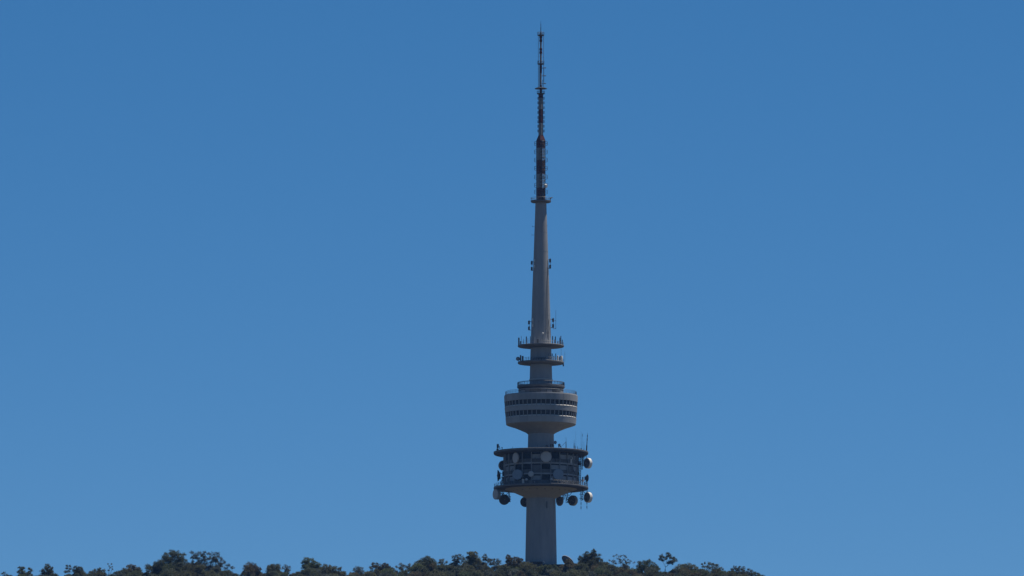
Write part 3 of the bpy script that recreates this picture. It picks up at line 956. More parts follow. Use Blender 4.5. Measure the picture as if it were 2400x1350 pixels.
for y_ in (230.5, 241, 252.5, 263.5, 275.5, 285, 296, 307):
    for s in (-1, 1):
        mb = MB()
        x0, x1 = 1267.9 + s * 4.6, 1267.9 + s * 7.6
        mb.box(WT(x1 - s * .4, y_, 0), (1.7 * KP, .5, 6.4 * KP)); mb.tube(WT(x0, y_ - 1.6, 0), WT(x1, y_ - 1.6, 0), .06, n=4); mb.tube(WT(x0, y_ + 1.6, 0), WT(x1, y_ + 1.6, 0), .06, n=4)
        part('panel_antenna', mb, M['antenna'], mast)
# small cage platforms
def cage(y_top, y_bot, r, rin, slab_m='dark_steel'):
    mb = MB()
    mb.lathe([(rin * KP, Z(y_bot + 1.6)), (r * KP, Z(y_bot)), (r * KP, Z(y_bot - 1.2)), (rin * KP, Z(y_bot - 1.4))], n=24)
    for f in (0, .5):
        z = Z(y_top) + (Z(y_bot) - Z(y_top)) * f
        mb.path([Q(r, i * 15, z) for i in range(25)], .05, 4)
    for i in range(10):
        mb.tube(Q(r, i * 36, Z(y_bot)), Q(r, i * 36, Z(y_top)), .05, n=4)
    return part('mast_cage', mb, M[slab_m], mast)
cage(75.8, 83.2, 8.1, 4); cage(143.2, 150.6, 8.1, 3.4); cage(213.6, 220.4, 9.3, 5)
mb = MB()
mb.lathe([(14.3 * KP, Z(208.4)), (14.3 * KP, Z(207.2)), (8 * KP, Z(205)), (3 * KP, Z(204)), (3 * KP, Z(207.4))], n=32, closed=True)
part('mast_collar', mb, M['dark_steel'], mast)
mb = MB()
mb.tube((0, 0, Z(222)), (0, 0, Z(200)), 3.1 * KP, 2.6 * KP, 10); part('mast_section', mb, M['mast_red'], mast)
mb = MB(); mb.tube((-.1, 0, Z(200)), (-.1, 0, Z(171)), 2.5 * KP, n=10); part('mast_section', mb, M['mast_white'], mast)
mb = MB(); mb.tube((0, 0, Z(171)), (0, 0, Z(151)), 2.6 * KP, n=10); part('mast_section', mb, M['mast_red'], mast)
mb = MB(); mb.tube((0, 0, Z(151)), (0, 0, Z(76)), 2.2 * KP, n=8); part('mast_section', mb, M['mast_white'], mast)
for a, b in ((83.5, 91), (91.6, 98.8), (112.5, 119), (119.6, 126)):
    mb = MB(); mb.lathe([(1.6 * KP, Z(b)), (3.2 * KP, Z(b) + .1), (3.5 * KP, Z(b) + .3), (3.5 * KP, Z(a) - .3), (3.2 * KP, Z(a) - .1), (1.6 * KP, Z(a))], n=12); part('drum_antenna', mb, M['mast_red'], mast)
mb = MB()
for s, yy in ((-1, -.4), (1, -.4), (-1, .5), (1, .5)):
    mb.tube(WT(1267.9 + s * 6.2, 206, yy), WT(1267.9 + s * 6.2, 83, yy), .075, n=4)
for y_ in (101, 126, 133, 160, 176, 190):
    mb.tube(WT(1261.7, y_, -.4), WT(1274.1, y_, -.4), .04, n=4)
for i in range(26):
    y_ = 154 + i * 2
    mb.tube(WT(1261.7, y_, -.4), WT(1264.8, y_, -.4), .06, n=3)
mb.tube(WT(1264.8, 206, -.4), WT(1264.8, 152, -.4), .045, n=4)
part('mast_ladder', mb, M['steel'], mast)
mb = MB()
mb.tube(WT(1274.6, 197, -.3), WT(1274.6, 158.5, -.3), .09, n=5)
for y_ in (159, 177.6, 195.8):
    mb.tube(WT(1269, y_ + .4, -.3), WT(1279.4, y_, -.3), .09, n=5); mb.tube(WT(1275, y_, -.3), WT(1279.6, y_, -.3), .17, n=6)
mb.path([WT(1271.4, 203, -.3), WT(1271.4, 188, -.3), WT(1274, 187, -.3)], .06, 4)
part('side_antenna', mb, M['dark_steel'], mast)
mb = MB()
mb.tube((0, 0, Z(78)), (0, 0, Z(64)), .15, .13, 6); mb.tube((0, 0, Z(64)), (0, 0, Z(56.5)), .09, .07, 6); mb.tube((0, 0, Z(58)), (0, 0, Z(56.6)), .15, .15, 6); mb.tube((0, 0, Z(56.5)), (0, 0, Z(48.5)), .055, .03, 5)
part('spike', mb, M['dark_steel'], mast)

# ------------------------------------------------------------------ podium building and ground dish
pod = bpy.data.objects.new('podium_building', None)
COL.objects.link(pod)
pod.location = (AX, 0, -10.6)
thing(pod, 'low flat roofed building with a dark parapet at the foot of the tower', 'building')
zt = Z(1326) + 10.6
mb = MB(); mb.box((2, 1, zt / 2 - .6), (27, 15, zt - 1.0)); part('wall', mb, M['panel_b'], pod, smooth=0)
mb = MB()
mb.box((2, 1, zt - .62), (28.2, 16.2, 1.15)); part('parapet', mb, M['fascia'], pod, smooth=0)
for i in range(9):
    mb = MB(); mb.box((-9.5 + i * 2.9, -6.53, zt - 3.2), (2.1, .12, 1.7)); part('window', mb, M['glass'], pod, smooth=0)
mb = MB(); a, b = WT(1243, 1325.5, -6.2), WT(1271, 1316.8, -6.2)
mb.box(((a.x + b.x) / 2, -6.2, (a.z + b.z) / 2 + 10.6), (b.x - a.x, 1.4, b.z - a.z)); part('plant_room', mb, M['fascia'], pod, smooth=0)
mb = MB(); p = WT(1275, 1317, -6.4) + Vector((0, 0, 10.6))
mb.box(p, (.9, .5, .3), Matrix.Rotation(R(35), 3, 'Y')); mb.tube((p.x - .2, p.y, zt - .1), p, .07, n=5); part('floodlight', mb, M['sill'], pod)

gd = bpy.data.objects.new('satellite_dish', None)
COL.objects.link(gd)
base = W(1325, 1326, 4.0)
gd.location = (base.x, 4.0, Z(1326) - .05)
thing(gd, 'large grey satellite dish tilted skyward on the podium roof right of the tower', 'satellite dish')
c = W(1330.5, 1314.6, 4.0) - gd.location
n = Vector((.55, .45, .72)).normalized()
xf = Matrix.Translation(c) @ n.to_track_quat('Z', 'Y').to_matrix().to_4x4()
rm = 16.2 * KP
mb = MB(); mb.lathe([(0, -rm * .5), (rm * .3, -rm * .45), (rm * .62, -rm * .3), (rm * .86, -rm * .12), (rm * 1.0, 0.08), (rm * .985, .1), (rm * .6, -rm * .22), (0, -rm * .42)], n=48, xf=xf)
part('reflector', mb, M['infill'], gd)
mb = MB(); mb.lathe([(rm * .995, .02), (rm * 1.03, .02), (rm * 1.03, .14), (rm * .995, .14)], n=48, xf=xf, closed=True); part('rim', mb, M['dish_white'], gd)
mb = MB()
for i in range(12):
    a = i * PI / 6
    mb.path([xf @ Vector((rm * f * math.cos(a), rm * f * math.sin(a), -rm * h - .05)) for f, h in ((.12, .5), (.4, .42), (.7, .25), (.97, .02))], .05, 4)
part('rib', mb, M['spandrel'], gd)
mb = MB(); bk = xf @ Vector((0, 0, -rm * .5))
mb.tube((bk.x - .1, bk.y, 0), bk, .28, .2, 8); mb.tube((bk.x - 1.0, bk.y, 0), bk + Vector((-.1, 0, -.1)), .1, n=5); mb.tube((bk.x + .9, bk.y, 0), bk + Vector((.1, 0, -.1)), .1, n=5); mb.box((bk.x, bk.y, .1), (1.8, 1.2, .2))
part('pedestal', mb, M['dish_white'], gd)
mb = MB(); tip = xf @ Vector((0, 0, rm * .55))
for i in range(3):
    a = i * 2 * PI / 3
    mb.tube(xf @ Vector((rm * .9 * math.cos(a), rm * .9 * math.sin(a), 0)), tip, .05, n=4)
mb.tube(tip, xf @ Vector((0, 0, rm * .35)), .15, n=6); part('feed', mb, M['steel'], gd)

# ------------------------------------------------------------------ trees
def leaves(lobes, leaf=.30, dens=1.0, tuft_n=34, droop=.5):
    """lobes: (x,y,z,r) metres -> vertices, faces and a tone per vertex; every lobe is made of tufts of small leaves"""
    V, T = [], []
    for (lx, ly, lz, lr) in lobes:
        nt_ = max(4, int((5 + lr * lr * 13) * dens))
        d = rng.normal(size=(nt_, 3)); d /= np.linalg.norm(d, axis=1)[:, None]
        d[:, 2] = np.where(d[:, 2] < -.6, -d[:, 2], d[:, 2])
        rad = lr * (0.25 + 0.7 * rng.random(nt_) ** .6)
        tc = np.array([lx, ly, lz]) + d * rad[:, None] * np.array([1, 1, .85])
        for c_, tone0 in zip(tc, rng.random(nt_)):
            tr_ = min(.75, .26 + .22 * lr) * rng.uniform(.7, 1.25)
            m_ = int(tuft_n * rng.uniform(.6, 1.3))
            q = rng.normal(size=(m_, 3)); q /= np.linalg.norm(q, axis=1)[:, None]
            q *= (rng.random(m_) ** .5 * tr_)[:, None]
            q[:, 2] = q[:, 2] * .85 - droop * .3 * (q[:, 0] ** 2 + q[:, 1] ** 2) / tr_
            pc = c_ + q
            a = rng.normal(size=(m_, 3)); a[:, 2] -= droop; a /= np.linalg.norm(a, axis=1)[:, None]
            b = np.cross(a, rng.normal(size=(m_, 3))); b /= np.linalg.norm(b, axis=1)[:, None]
            L = (leaf * rng.uniform(.6, 1.3, m_))[:, None]
            quad = np.stack([pc - a * L * .5, pc + b * L * .22, pc + a * L * .5, pc - b * L * .22], 1)
            V.append(quad.reshape(-1, 3))
            tone = np.clip(tone0 * .7 + rng.random(m_) * .45 - .08, 0, 1)
            T.append(np.repeat(tone, 4))
    return np.concatenate(V), np.concatenate(T)
def crown_mesh(lobes, material, **kw):
    v, t = leaves(lobes, **kw)
    n_ = len(v) // 4
    me = bpy.data.meshes.new('crown')
    me.vertices.add(len(v)); me.vertices.foreach_set('co', v.astype(np.float32).ravel())
    me.loops.add(n_ * 4); me.loops.foreach_set('vertex_index', np.arange(n_ * 4, dtype=np.int32))
    me.polygons.add(n_); me.polygons.foreach_set('loop_start', np.arange(0, n_ * 4, 4, dtype=np.int32))
    at = me.attributes.new('tone', 'FLOAT', 'POINT')
    at.data.foreach_set('value', t.astype(np.float32))
    me.materials.append(material)
    me.update(calc_edges=True)
    return me
def trunk_mesh(lobes, fork, r0, material, twig=.035, fork_xy=(0, 0)):
    """trunk to the fork, then limbs that branch from limb to limb towards every lobe"""
    mb = MB()
    fx, fy = fork_xy
    f0 = Vector((fx, fy, fork))
    mid = Vector((fx * .4 + random.uniform(-.15, .15), fy * .4, fork * .55))
    mb.tube((0, 0, -.4), mid, r0 * 1.15, r0 * .9, 7)
    mb.tube(mid, f0, r0 * .9, r0 * .72, 7)
    nodes = [(f0, r0 * .6)]
    order = sorted(lobes, key=lambda q: (Vector(q[:3]) - f0).length)
    for (x, y, z, r) in order:
        e = Vector((x, y, z - r * .15))
        def cost(n_, rr):
            d = e - n_
            return d.length + 1.6 * max(0, math.hypot(d.x, d.y) - max(0, d.z)) + (.5 if rr < twig * 1.5 else 0)
        best, br = min(nodes, key=lambda q: cost(*q))
        ra = max(twig * 1.2, br * .68)
        def off(k):
            return Vector((random.uniform(-1, 1), random.uniform(-1, 1), random.uniform(-.9, .3))) * min(.5, (e - best).length * k)
        m0 = best + (e - best) * .33 + off(.14)
        m_ = best + (e - best) * .67 + off(.14)
        mb.tube(best, m0, ra, ra * .9, 5)
        mb.tube(m0, m_, ra * .9, ra * .8, 5)
        mb.tube(m_, e, ra * .8, ra * .6, 5)
        nodes.append((m0, ra * .9))
        nodes.append((m_, ra * .85))
        nodes.append((e, ra * .65))
        for k in range(4):
            d = Vector((random.gauss(0, 1), random.gauss(0, 1), random.uniform(-.3, 1.2))).normalized() * r * .8
            mb.tube(e, e + d, twig * .8, twig * .4, 4)
    return mb.mesh('trunk', material)

# prominent skyline trees: (label, colour, foot pixel x, depth y, lobes in photograph pixels (x, y, r), leaf density, bark)
SKY = [
 ('tall broad gum with a rounded double top, tallest on the left of the ridge', 'dark green', 408, -4, [(393, 1301, 9), (402, 1296, 8), (413, 1298, 9), (424, 1303, 7), (430, 1300, 5), (386, 1307, 7), (396, 1312, 9), (411, 1313, 9), (423, 1314, 8), (433, 1318, 8), (402, 1325, 11), (421, 1328, 11), (388, 1327, 10)], .84, 'bark_dark'),
 ('airy wide gum with pale sky showing through it, right of the tall double topped gum', 'blue grey', 480, -3, [(450, 1295, 5), (457, 1299, 6), (468, 1297, 7), (477, 1300, 5), (481, 1293, 4), (488, 1298, 4), (497, 1299, 6), (510, 1298, 6), (513, 1306, 6), (505, 1309, 6), (461, 1310, 6), (480, 1311, 6), (520, 1313, 6), (525, 1320, 6), (494, 1320, 7), (472, 1321, 7), (533, 1326, 6), (545, 1331, 5), (452, 1318, 5), (512, 1326, 8)], .62, 'bark_dark'),
 ('dark low gum leaning out left of the tall double topped gum', 'dark green', 375, -5, [(365, 1321, 5), (374, 1319, 8), (384, 1320, 7), (362, 1324, 4), (347, 1328, 7), (378, 1330, 9), (358, 1332, 7)], 1.0, 'bark_dark'),
 ('round topped brownish gum in the dip between two taller stands', 'brown tinged', 590, -4, [(576, 1329, 6), (584, 1324, 7), (593, 1325, 7), (600, 1330, 6), (608, 1334, 5), (586, 1334, 10), (599, 1339, 9)], 1.0, 'bark_dark'),
 ('pair of small rounded crowns on one gum left of centre', 'olive', 642, -4, [(632, 1327, 5), (640, 1326, 5), (651, 1325, 5), (640, 1334, 9), (652, 1333, 7), (631, 1336, 7)], 1.0, 'bark_dark'),
 ('thin open tuft of gum leaves standing above a dark slope of crowns', 'blue grey', 671, -2, [(664, 1330, 3), (669, 1327, 4), (676, 1329, 4), (672, 1335, 5)], .7, 'bark_dark'),
 ('upright gum with two knobbly tops in the middle of the left ridge', 'mid green', 727, -5, [(718, 1311, 6), (712, 1317, 5), (730, 1313, 6), (734, 1318, 6), (720, 1322, 8), (733, 1327, 8), (746, 1323, 7), (716, 1331, 9), (741, 1334, 9)], 1.0, 'bark'),
 ('squat olive gum stepping down right of the knobbly topped gum', 'olive', 770, -5, [(762, 1327, 6), (772, 1329, 6), (786, 1332, 6), (797, 1335, 6), (806, 1343, 5), (778, 1338, 10), (764, 1338, 9)], 1.0, 'bark_dark'),
 ('open crowned gum at the start of the rise left of the tower', 'blue grey', 840, -3, [(832, 1335, 4), (838, 1331, 5), (845, 1333, 5), (836, 1341, 6), (848, 1341, 6), (822, 1344, 4)], .8, 'bark_dark'),
 ('small twin tufted gum standing proud of the rise', 'brown tinged', 878, -3, [(875, 1321, 4), (883, 1322, 4), (879, 1329, 6), (869, 1332, 5), (888, 1331, 6)], .8, 'bark_dark'),
 ('feathery gum with a spiky top beside the small twin tufted gum', 'brown tinged', 902, -4, [(895, 1324, 4), (901, 1323, 4), (908, 1324, 4), (912, 1329, 4), (902, 1331, 7), (893, 1333, 6), (910, 1336, 7)], .9, 'bark_dark'),
 ('row of three little tufts on a thin gum below the broad dome', 'blue grey', 944, -2, [(929, 1329, 4), (940, 1324, 5), (946, 1327, 4), (961, 1324, 5), (953, 1330, 5), (938, 1333, 6)], .7, 'bark_dark'),
 ('broad dome shaped dark gum left of the tower', 'dark green', 1000, -5, [(983, 1318, 7), (992, 1313, 7), (1002, 1309, 7), (1010, 1312, 6), (1017, 1317, 6), (978, 1325, 8), (992, 1325, 10), (1008, 1326, 10), (1021, 1325, 8)], 1.1, 'bark_dark'),
 ('lone small tuft between the broad dome and the umbrella crown', 'blue grey', 1036, -2, [(1034, 1313, 4), (1039, 1312, 3), (1037, 1320, 5), (1046, 1317, 3)], .8, 'bark_dark'),
 ('thin umbrella crowned gum left of the flat topped gum', 'blue grey', 1070, -2, [(1063, 1306, 4), (1070, 1305, 5), (1077, 1302, 4), (1074, 1309, 4), (1084, 1308, 5), (1064, 1312, 4), (1073, 1317, 5)], .75, 'bark_dark'),
 ('flat topped tall gum, highest between the left stand and the tower', 'olive', 1108, -5, [(1098, 1297, 4), (1105, 1296, 5), (1113, 1296, 5), (1106, 1303, 7), (1115, 1304, 6), (1100, 1311, 8), (1113, 1313, 8), (1122, 1312, 6), (1106, 1322, 11), (1094, 1320, 8)], 1.05, 'bark'),
 ('slender gum with a narrow tuft right of the flat topped gum', 'blue grey', 1135, -2, [(1137, 1301, 3.4), (1133, 1306, 3.6), (1139, 1307, 3), (1134, 1312, 3.4)], .8, 'bark_dark'),
 ('three lobed open gum between the slender gum and the tower', 'blue grey', 1158, -3, [(1146, 1311, 4), (1151, 1312, 4), (1145, 1317, 4), (1159, 1313, 4), (1157, 1319, 5), (1167, 1313, 4), (1171, 1317, 4), (1166, 1320, 5)], .8, 'bark_dark'),
 ('gum with a small topknot just left of the tower foot', 'brown tinged', 1208, -5, [(1190, 1302, 3), (1194, 1303, 3), (1189, 1308, 4), (1197, 1308, 4.5), (1206, 1308, 5), (1215, 1309, 5), (1221, 1313, 5), (1200, 1316, 6), (1212, 1318, 8), (1193, 1313, 3)], .95, 'bark_dark'),
 ('olive bush hiding the left of the tower foot', 'olive', 1240, -10, [(1230, 1319, 4), (1238, 1321, 5), (1246, 1324, 5), (1254, 1328, 5), (1224, 1324, 6), (1236, 1329, 8), (1248, 1332, 7)], 1.15, 'bark_dark'),
 ('green bush in front of the podium under the tower shaft', 'mid green', 1282, -10, [(1270, 1329, 5), (1280, 1328, 5), (1290, 1329, 5), (1300, 1327, 4), (1276, 1335, 7), (1290, 1335, 7), (1263, 1333, 6), (1304, 1332, 6)], 1.15, 'bark_dark'),
 ('brown green bush growing up in front of the satellite dish', 'brown tinged', 1334, -9, [(1330, 1313, 3), (1334, 1312, 3), (1332, 1318, 4.5), (1338, 1320, 4), (1328, 1325, 5), (1342, 1324, 5), (1318, 1328, 5), (1334, 1328, 7), (1350, 1325, 6), (1322, 1333, 6), (1345, 1332, 7)], 1.15, 'bark_dark'),
 ('tall bushy gum with a pointed tip right of the satellite dish', 'dark green', 1386, -5, [(1391, 1290, 4), (1395, 1293, 3.4), (1389, 1296, 4), (1376, 1296, 5), (1370, 1301, 4.5), (1384, 1302, 7), (1395, 1302, 6), (1404, 1301, 4), (1361, 1306, 5), (1357, 1311, 4), (1373, 1311, 8), (1388, 1313, 10), (1402, 1312, 7), (1409, 1313, 4), (1364, 1318, 8), (1380, 1324, 12), (1404, 1323, 9)], .95, 'bark_dark'),
 ('sparse gum with bare crooked limbs and scattered tufts', 'blue grey', 1462, -2, [(1439, 1304, 2.6), (1445, 1301, 3), (1451, 1304, 3), (1457, 1303, 2.4), (1464, 1302, 3.6), (1467, 1306, 3.6), (1452, 1312, 3), (1461, 1312, 2.6), (1472, 1312, 3.4), (1478, 1315, 3), (1430, 1313, 3), (1437, 1315, 3), (1458, 1317, 3), (1468, 1319, 3.4), (1486, 1318, 3)], .62, 'bark'),
 ('broad green dome of leaves left of the lone forked gum', 'mid green', 1518, -6, [(1500, 1320, 6), (1510, 1318, 6), (1521, 1318, 7), (1531, 1324, 7), (1541, 1332, 6), (1515, 1328, 11), (1530, 1336, 10), (1499, 1331, 9)], 1.15, 'bark_dark'),
 ('lone forked gum with bare stems and three ball shaped crowns against the sky', 'dark green', 1559, -1, [(1550, 1303, 4.4), (1556, 1306, 3.6), (1549, 1310, 4.6), (1553, 1313, 3.6), (1566, 1298, 4.4), (1569, 1302, 4), (1563, 1305, 4.4), (1571, 1307, 4), (1561, 1310, 3), (1580, 1308, 4.4), (1583, 1313, 4), (1577, 1315, 5), (1571, 1317, 4.6), (1566, 1319, 4), (1575, 1320, 4)], 1.15, 'bark_dark'),
 ('wide rounded olive gum right of the lone forked gum', 'olive', 1614, -5, [(1594, 1326, 5), (1603, 1325, 5), (1614, 1325, 6), (1624, 1328, 6), (1631, 1333, 6), (1586, 1332, 6), (1612, 1334, 10), (1598, 1336, 9)], 1.15, 'bark_dark'),
 ('ragged gum with wispy twigs on its left shoulder, near the right end', 'olive', 1668, -3, [(1645, 1322, 2.4), (1652, 1319, 2.4), (1648, 1328, 3), (1664, 1321, 5), (1672, 1324, 5), (1681, 1326, 5), (1658, 1330, 7), (1673, 1333, 8), (1690, 1333, 5), (1684, 1337, 6)], .85, 'bark_dark'),
 ('loose crowned gum above the right end of the canopy', 'blue grey', 1738, -2, [(1723, 1328, 3.4), (1716, 1335, 4), (1734, 1330, 4), (1742, 1331, 4), (1729, 1336, 5), (1742, 1338, 5), (1755, 1336, 4), (1761, 1338, 4), (1753, 1343, 6)], .85, 'bark_dark'),
 ('last gum at the right end of the ridge, dropping out of view', 'mid green', 1775, -3, [(1770, 1343, 4), (1778, 1346, 4), (1764, 1347, 6), (1788, 1351, 4)], 1.0, 'bark_dark'),
 ('wispy sapling standing thinly above the left canopy', 'blue grey', 254, -2, [(253, 1321, 1.6), (261, 1322, 1.6), (256, 1326, 1.5), (259, 1330, 1.7), (264, 1333, 1.5), (255, 1336, 1.7), (263, 1328, 1.2)], .8, 'bark_dark'),
 ('gum with two small rounded heads near the left edge', 'dark green', 54, -3, [(45, 1330, 2.6), (52, 1329, 3.2), (56, 1331, 2.8), (50, 1335, 4), (69, 1334, 4.4), (73, 1336, 3.4), (54, 1342, 6), (65, 1346, 6)], .95, 'bark_dark'),
 ('flat headed gum above an olive bush near the left edge', 'olive', 114, -3, [(111, 1325, 4.4), (117, 1328, 3.4), (122, 1331, 3), (109, 1334, 5), (118, 1337, 6), (100, 1337, 5), (112, 1344, 8), (122, 1345, 5)], 1.0, 'bark_dark'),
 ('lacy gum with holes through its crown, left of the wispy sapling', 'blue grey', 160, -3, [(157, 1327, 3), (163, 1326, 3.4), (157, 1333, 3.6), (165, 1333, 4), (160, 1339, 5), (153, 1341, 4)], .75, 'bark'),
 ('dense dark rounded gum beside the lacy gum', 'dark green', 184, -4, [(177, 1330, 4.4), (184, 1331, 4), (190, 1331, 4), (193, 1337, 4), (183, 1338, 7), (176, 1341, 5)], 1.1, 'bark_dark'),
 ('tiny topped gum at the far left edge', 'dark green', 10, -2, [(6, 1344, 3), (10, 1342, 3), (16, 1347, 3), (24, 1349, 3)], .9, 'bark_dark'),
 ('small round gum left of the brownish broad crown', 'olive', 222, -4, [(221, 1337, 4.4), (233, 1334, 4.4), (241, 1338, 5), (212, 1341, 4), (228, 1345, 7)], 1.1, 'bark_dark'),
 ('brownish broad gum left of the dark leaning gum', 'brown tinged', 312, -4, [(300, 1329, 5), (308, 1326, 5), (316, 1328, 5), (325, 1333, 5), (308, 1337, 9), (293, 1337, 7)], 1.1, 'bark_dark'),
]
for (lab, colr, fx, dy, lobes, dens, bark) in SKY:
    dy -= 45
    foot = W(fx, 1330, dy)
    gz = ground(foot.x, dy)
    loc = Vector((foot.x, dy, gz))
    L = []
    for (x, y, r) in lobes:
        r_ = r * KP * 1.25
        yd = dy + random.uniform(-1, 1) * (1.1 + r_ * .4)
        p = W(x, y + .8, yd) - loc
        L.append((p.x, p.y, p.z, r_))
    thin = any(q in lab for q in ('lone forked', 'wispy'))
    if not thin:                                        # the crown's inside, deeper and lower than its outline
        for q in list(L):
            for k in range(1 if 'sparse' in lab or 'slender' in lab else 2):
                f = 1.0 if dens > .85 else .85
                L.append((q[0] * .85 + random.uniform(-.6, .6), q[1] + random.uniform(-1.6, 1.6), q[2] - random.uniform(.6, 2.2), max(.6, q[3] * f)))
    low = min(q[2] - q[3] for q in L)
    t = bpy.data.objects.new('gum_tree', None)
    COL.objects.link(t); t.location = loc
    thing(t, lab, 'tree', 'gum trees along the ridge')
    small = np.mean([q[3] for q in L])
    fork = max(2.0, low * .8)
    fxy = (0, 0)
    if 'lone forked' in lab:
        fork = (W(1560.5, 1334, dy) - loc).z
    obj('trunk', trunk_mesh(L, fork, .20, M[bark], fork_xy=fxy), t)
    obj('crown', crown_mesh(L, LEAF[colr], leaf=.23 if small > .6 else .20, dens=dens, tuft_n=40 if small > .6 else 30), t)

# canopy trees filling the slope: a few kinds, copied
PROTO = []
for k in range(8):
    L = []
    wide = random.uniform(2.3, 3.2)
    nl = random.choice((11, 13, 15))
    for i in range(nl):
        a = i * 2.4 + random.uniform(-.4, .4)
        f = math.sqrt((i + .5) / nl)
        z = 8.9 - 2.9 * f * f + random.uniform(-.6, .4)
        L.append((wide * f * math.cos(a) * .8, wide * f * math.sin(a) * .8, z, random.uniform(.8, 1.25)))
    for i in range(5):
        a = i * 1.3
        L.append((wide * .6 * math.cos(a), wide * .6 * math.sin(a), random.uniform(4.6, 6.0), 1.1))
    PROTO.append((trunk_mesh(L, 3.6, .2, M['bark' if k % 3 == 0 else 'bark_dark']), crown_mesh(L, LEAF['olive'], leaf=.24, dens=.95, tuft_n=40), max(q[2] + q[3] for q in L)))
# height of the canopy's top along the ridge (photograph pixels), the standing-out trees left aside
PX = [-20, 5, 30, 60, 85, 115, 127, 132, 142, 150, 163, 190, 195, 212, 237, 250, 275, 287, 312, 327, 332, 345, 360, 370, 400, 450, 500, 530, 545, 560, 565, 575, 600, 612, 625, 637, 650, 660, 675, 685, 700, 730, 755, 762, 775, 787, 805, 812, 818, 830, 850, 865, 890, 912, 927, 970, 975, 1000, 1025, 1057, 1095, 1125, 1150, 1182, 1200, 1225, 1232, 1250, 1262, 1305, 1315, 1350, 1375, 1410, 1425, 1450, 1475, 1497, 1525, 1550, 1560, 1580, 1600, 1625, 1637, 1650, 1675, 1700, 1712, 1725, 1762, 1780, 1790, 1800, 1900]
PY = [1350, 1346, 1347, 1342, 1342, 1336, 1337, 1352, 1352, 1345, 1340, 1338, 1338, 1336, 1334, 1342, 1340, 1331, 1328, 1331, 1339, 1331, 1331, 1324, 1315, 1315, 1318, 1330, 1337, 1345, 1349, 1334, 1330, 1340, 1336, 1329, 1328, 1334, 1336, 1340, 1330, 1322, 1331, 1328, 1331, 1332, 1340, 1346, 1351, 1337, 1338, 1333, 1328, 1326, 1332, 1328, 1320, 1312, 1316, 1317, 1312, 1315, 1321, 1319, 1316, 1318, 1321, 1328, 1329, 1328, 1329, 1320, 1308, 1316, 1318, 1318, 1320, 1319, 1317, 1330, 1337, 1326, 1323, 1325, 1341, 1328, 1326, 1336, 1337, 1334, 1338, 1347, 1352, 1360, 1400]
MARKS = [(54, 'the two headed gum'), (114, 'the flat headed gum'), (184, 'the dense dark rounded gum'), (254, 'the wispy sapling'), (312, 'the brownish broad gum'), (375, 'the dark leaning gum'),
         (408, 'the double topped gum'), (480, 'the airy wide gum'), (590, 'the round brownish gum'), (642, 'the gum with paired crowns'), (727, 'the knobbly topped gum'), (785, 'the squat olive gum'), (840, 'the open crowned gum'),
         (902, 'the feathery gum'), (944, 'the three tufted gum'), (1000, 'the broad dome shaped gum'), (1070, 'the umbrella crowned gum'), (1108, 'the flat topped tall gum'), (1158, 'the three lobed gum'), (1208, 'the gum with a topknot'),
         (1262, 'the tower foot'), (1330, 'the satellite dish'), (1386, 'the pointed bushy gum'), (1462, 'the sparse crooked gum'), (1518, 'the broad green dome'), (1559, 'the lone forked gum'), (1614, 'the wide olive gum'), (1668, 'the ragged wispy gum'), (1738, 'the loose crowned gum'), (1775, 'the last gum rightwards')]
spots = []
def scatter(y0, y1, gap, tries, drop, most):
    for _ in range(tries):
        if len(spots) >= most:
            return
        px = random.uniform(-14, 1800)
        dy = random.uniform(y0, y1)
        front = y1
        top = float(np.interp(px, PX, PY)) + max(0, front - dy) * drop + random.choice((-2, 0, 1, 3, 5, 7))
        if top > 1352.5:
            continue
        p = W(px, top, dy)
        if any((p.x - q[0]) ** 2 + (dy - q[1]) ** 2 < gap ** 2 for q in spots):
            continue
        spots.append((p.x, dy, p.z, px, top))
scatter(-52.0, -44.0, 3.5, 5000, .5, 110)
scatter(-75.0, -52.0, 3.9, 9000, 1.1, 262)
spots.sort(key=lambda s: s[3])
used = {}
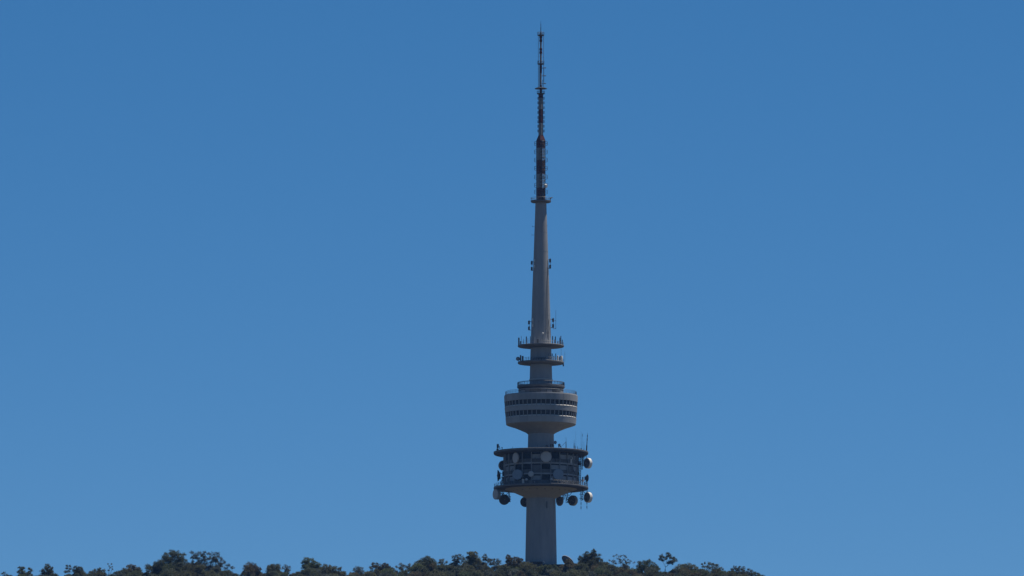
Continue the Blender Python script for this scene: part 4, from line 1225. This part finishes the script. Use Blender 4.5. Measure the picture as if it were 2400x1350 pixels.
for i, (x, dy, zt_, px, top) in enumerate(spots):
    tm, cm, H = PROTO[random.randrange(len(PROTO))]
    gz = ground(x, dy)
    h = max(5.0, zt_ - gz)
    t = bpy.data.objects.new('gum_tree', None)
    COL.objects.link(t)
    t.location = (x, dy, zt_ - h)
    colr = random.choice(('olive', 'olive', 'dark green', 'dark green', 'blue grey', 'brown tinged', 'mid green'))
    s = h / H
    wv = min(1.25, max(.8, s)) * random.uniform(.9, 1.15)
    t.scale = (wv, wv, s)
    t.rotation_euler = (0, 0, random.uniform(0, 2 * PI))
    mk = min(MARKS, key=lambda m_: abs(m_[0] - px))
    side = 'left' if px < mk[0] - 6 else ('right' if px > mk[0] + 6 else 'front')
    ht = 'low' if top > 1338 else 'rounded'
    where = {'left': 'left of', 'right': 'right of', 'front': 'in front of'}[side]
    row_ = 'in front row ' if dy < -65 else ('' if dy < -55 else 'at back ')
    lab = f"{colr} {ht} gum {row_}{where} {mk[1]}"
    used.setdefault(lab, []).append((px, t))
    thing(t, lab, 'tree', 'gum trees along the ridge')
    to = obj('trunk', tm, t)
    co = obj('crown', cm, t)
    if i % 8 == 3 and dy < -54:                         # a bare pale limb breaking through the front of the crown
        t.rotation_euler = (0, 0, 0)
        mb = MB()
        sx = random.choice((-1, 1))
        a0 = Vector((-.5 * sx, -2.2, H * .45)); a1 = Vector((.1 * sx, -2.9, H * .62)); a2 = Vector((.9 * sx, -3.2, H * .76)); a3 = Vector((1.3 * sx, -3.2, H * .9))
        mb.tube((0, 0, H * .25), a0, .13, .1, 5); mb.tube(a0, a1, .1, .08, 5); mb.tube(a1, a2, .08, .06, 5); mb.tube(a2, a3, .06, .03, 4)
        mb.tube(a1, a1 + Vector((-.7 * sx, -.2, 1.2)), .06, .03, 4); mb.tube(a2, a2 + Vector((.9 * sx, 0, .5)), .05, .025, 4)
        obj('bare_branch', mb.mesh('bare_branch', M['bark']), t)
    co.material_slots[0].link = 'OBJECT'
    co.material_slots[0].material = LEAF[colr]
for lab, ts in used.items():
    if len(ts) > 1:
        ts.sort(key=lambda q: q[0])
        for i, (px, t) in enumerate(ts):
            pre = 'leftmost' if i == 0 else ('rightmost' if i == len(ts) - 1 else ('middle' if len(ts) == 3 else None))
            if pre:
                t['label'] = f"{pre} {lab}"
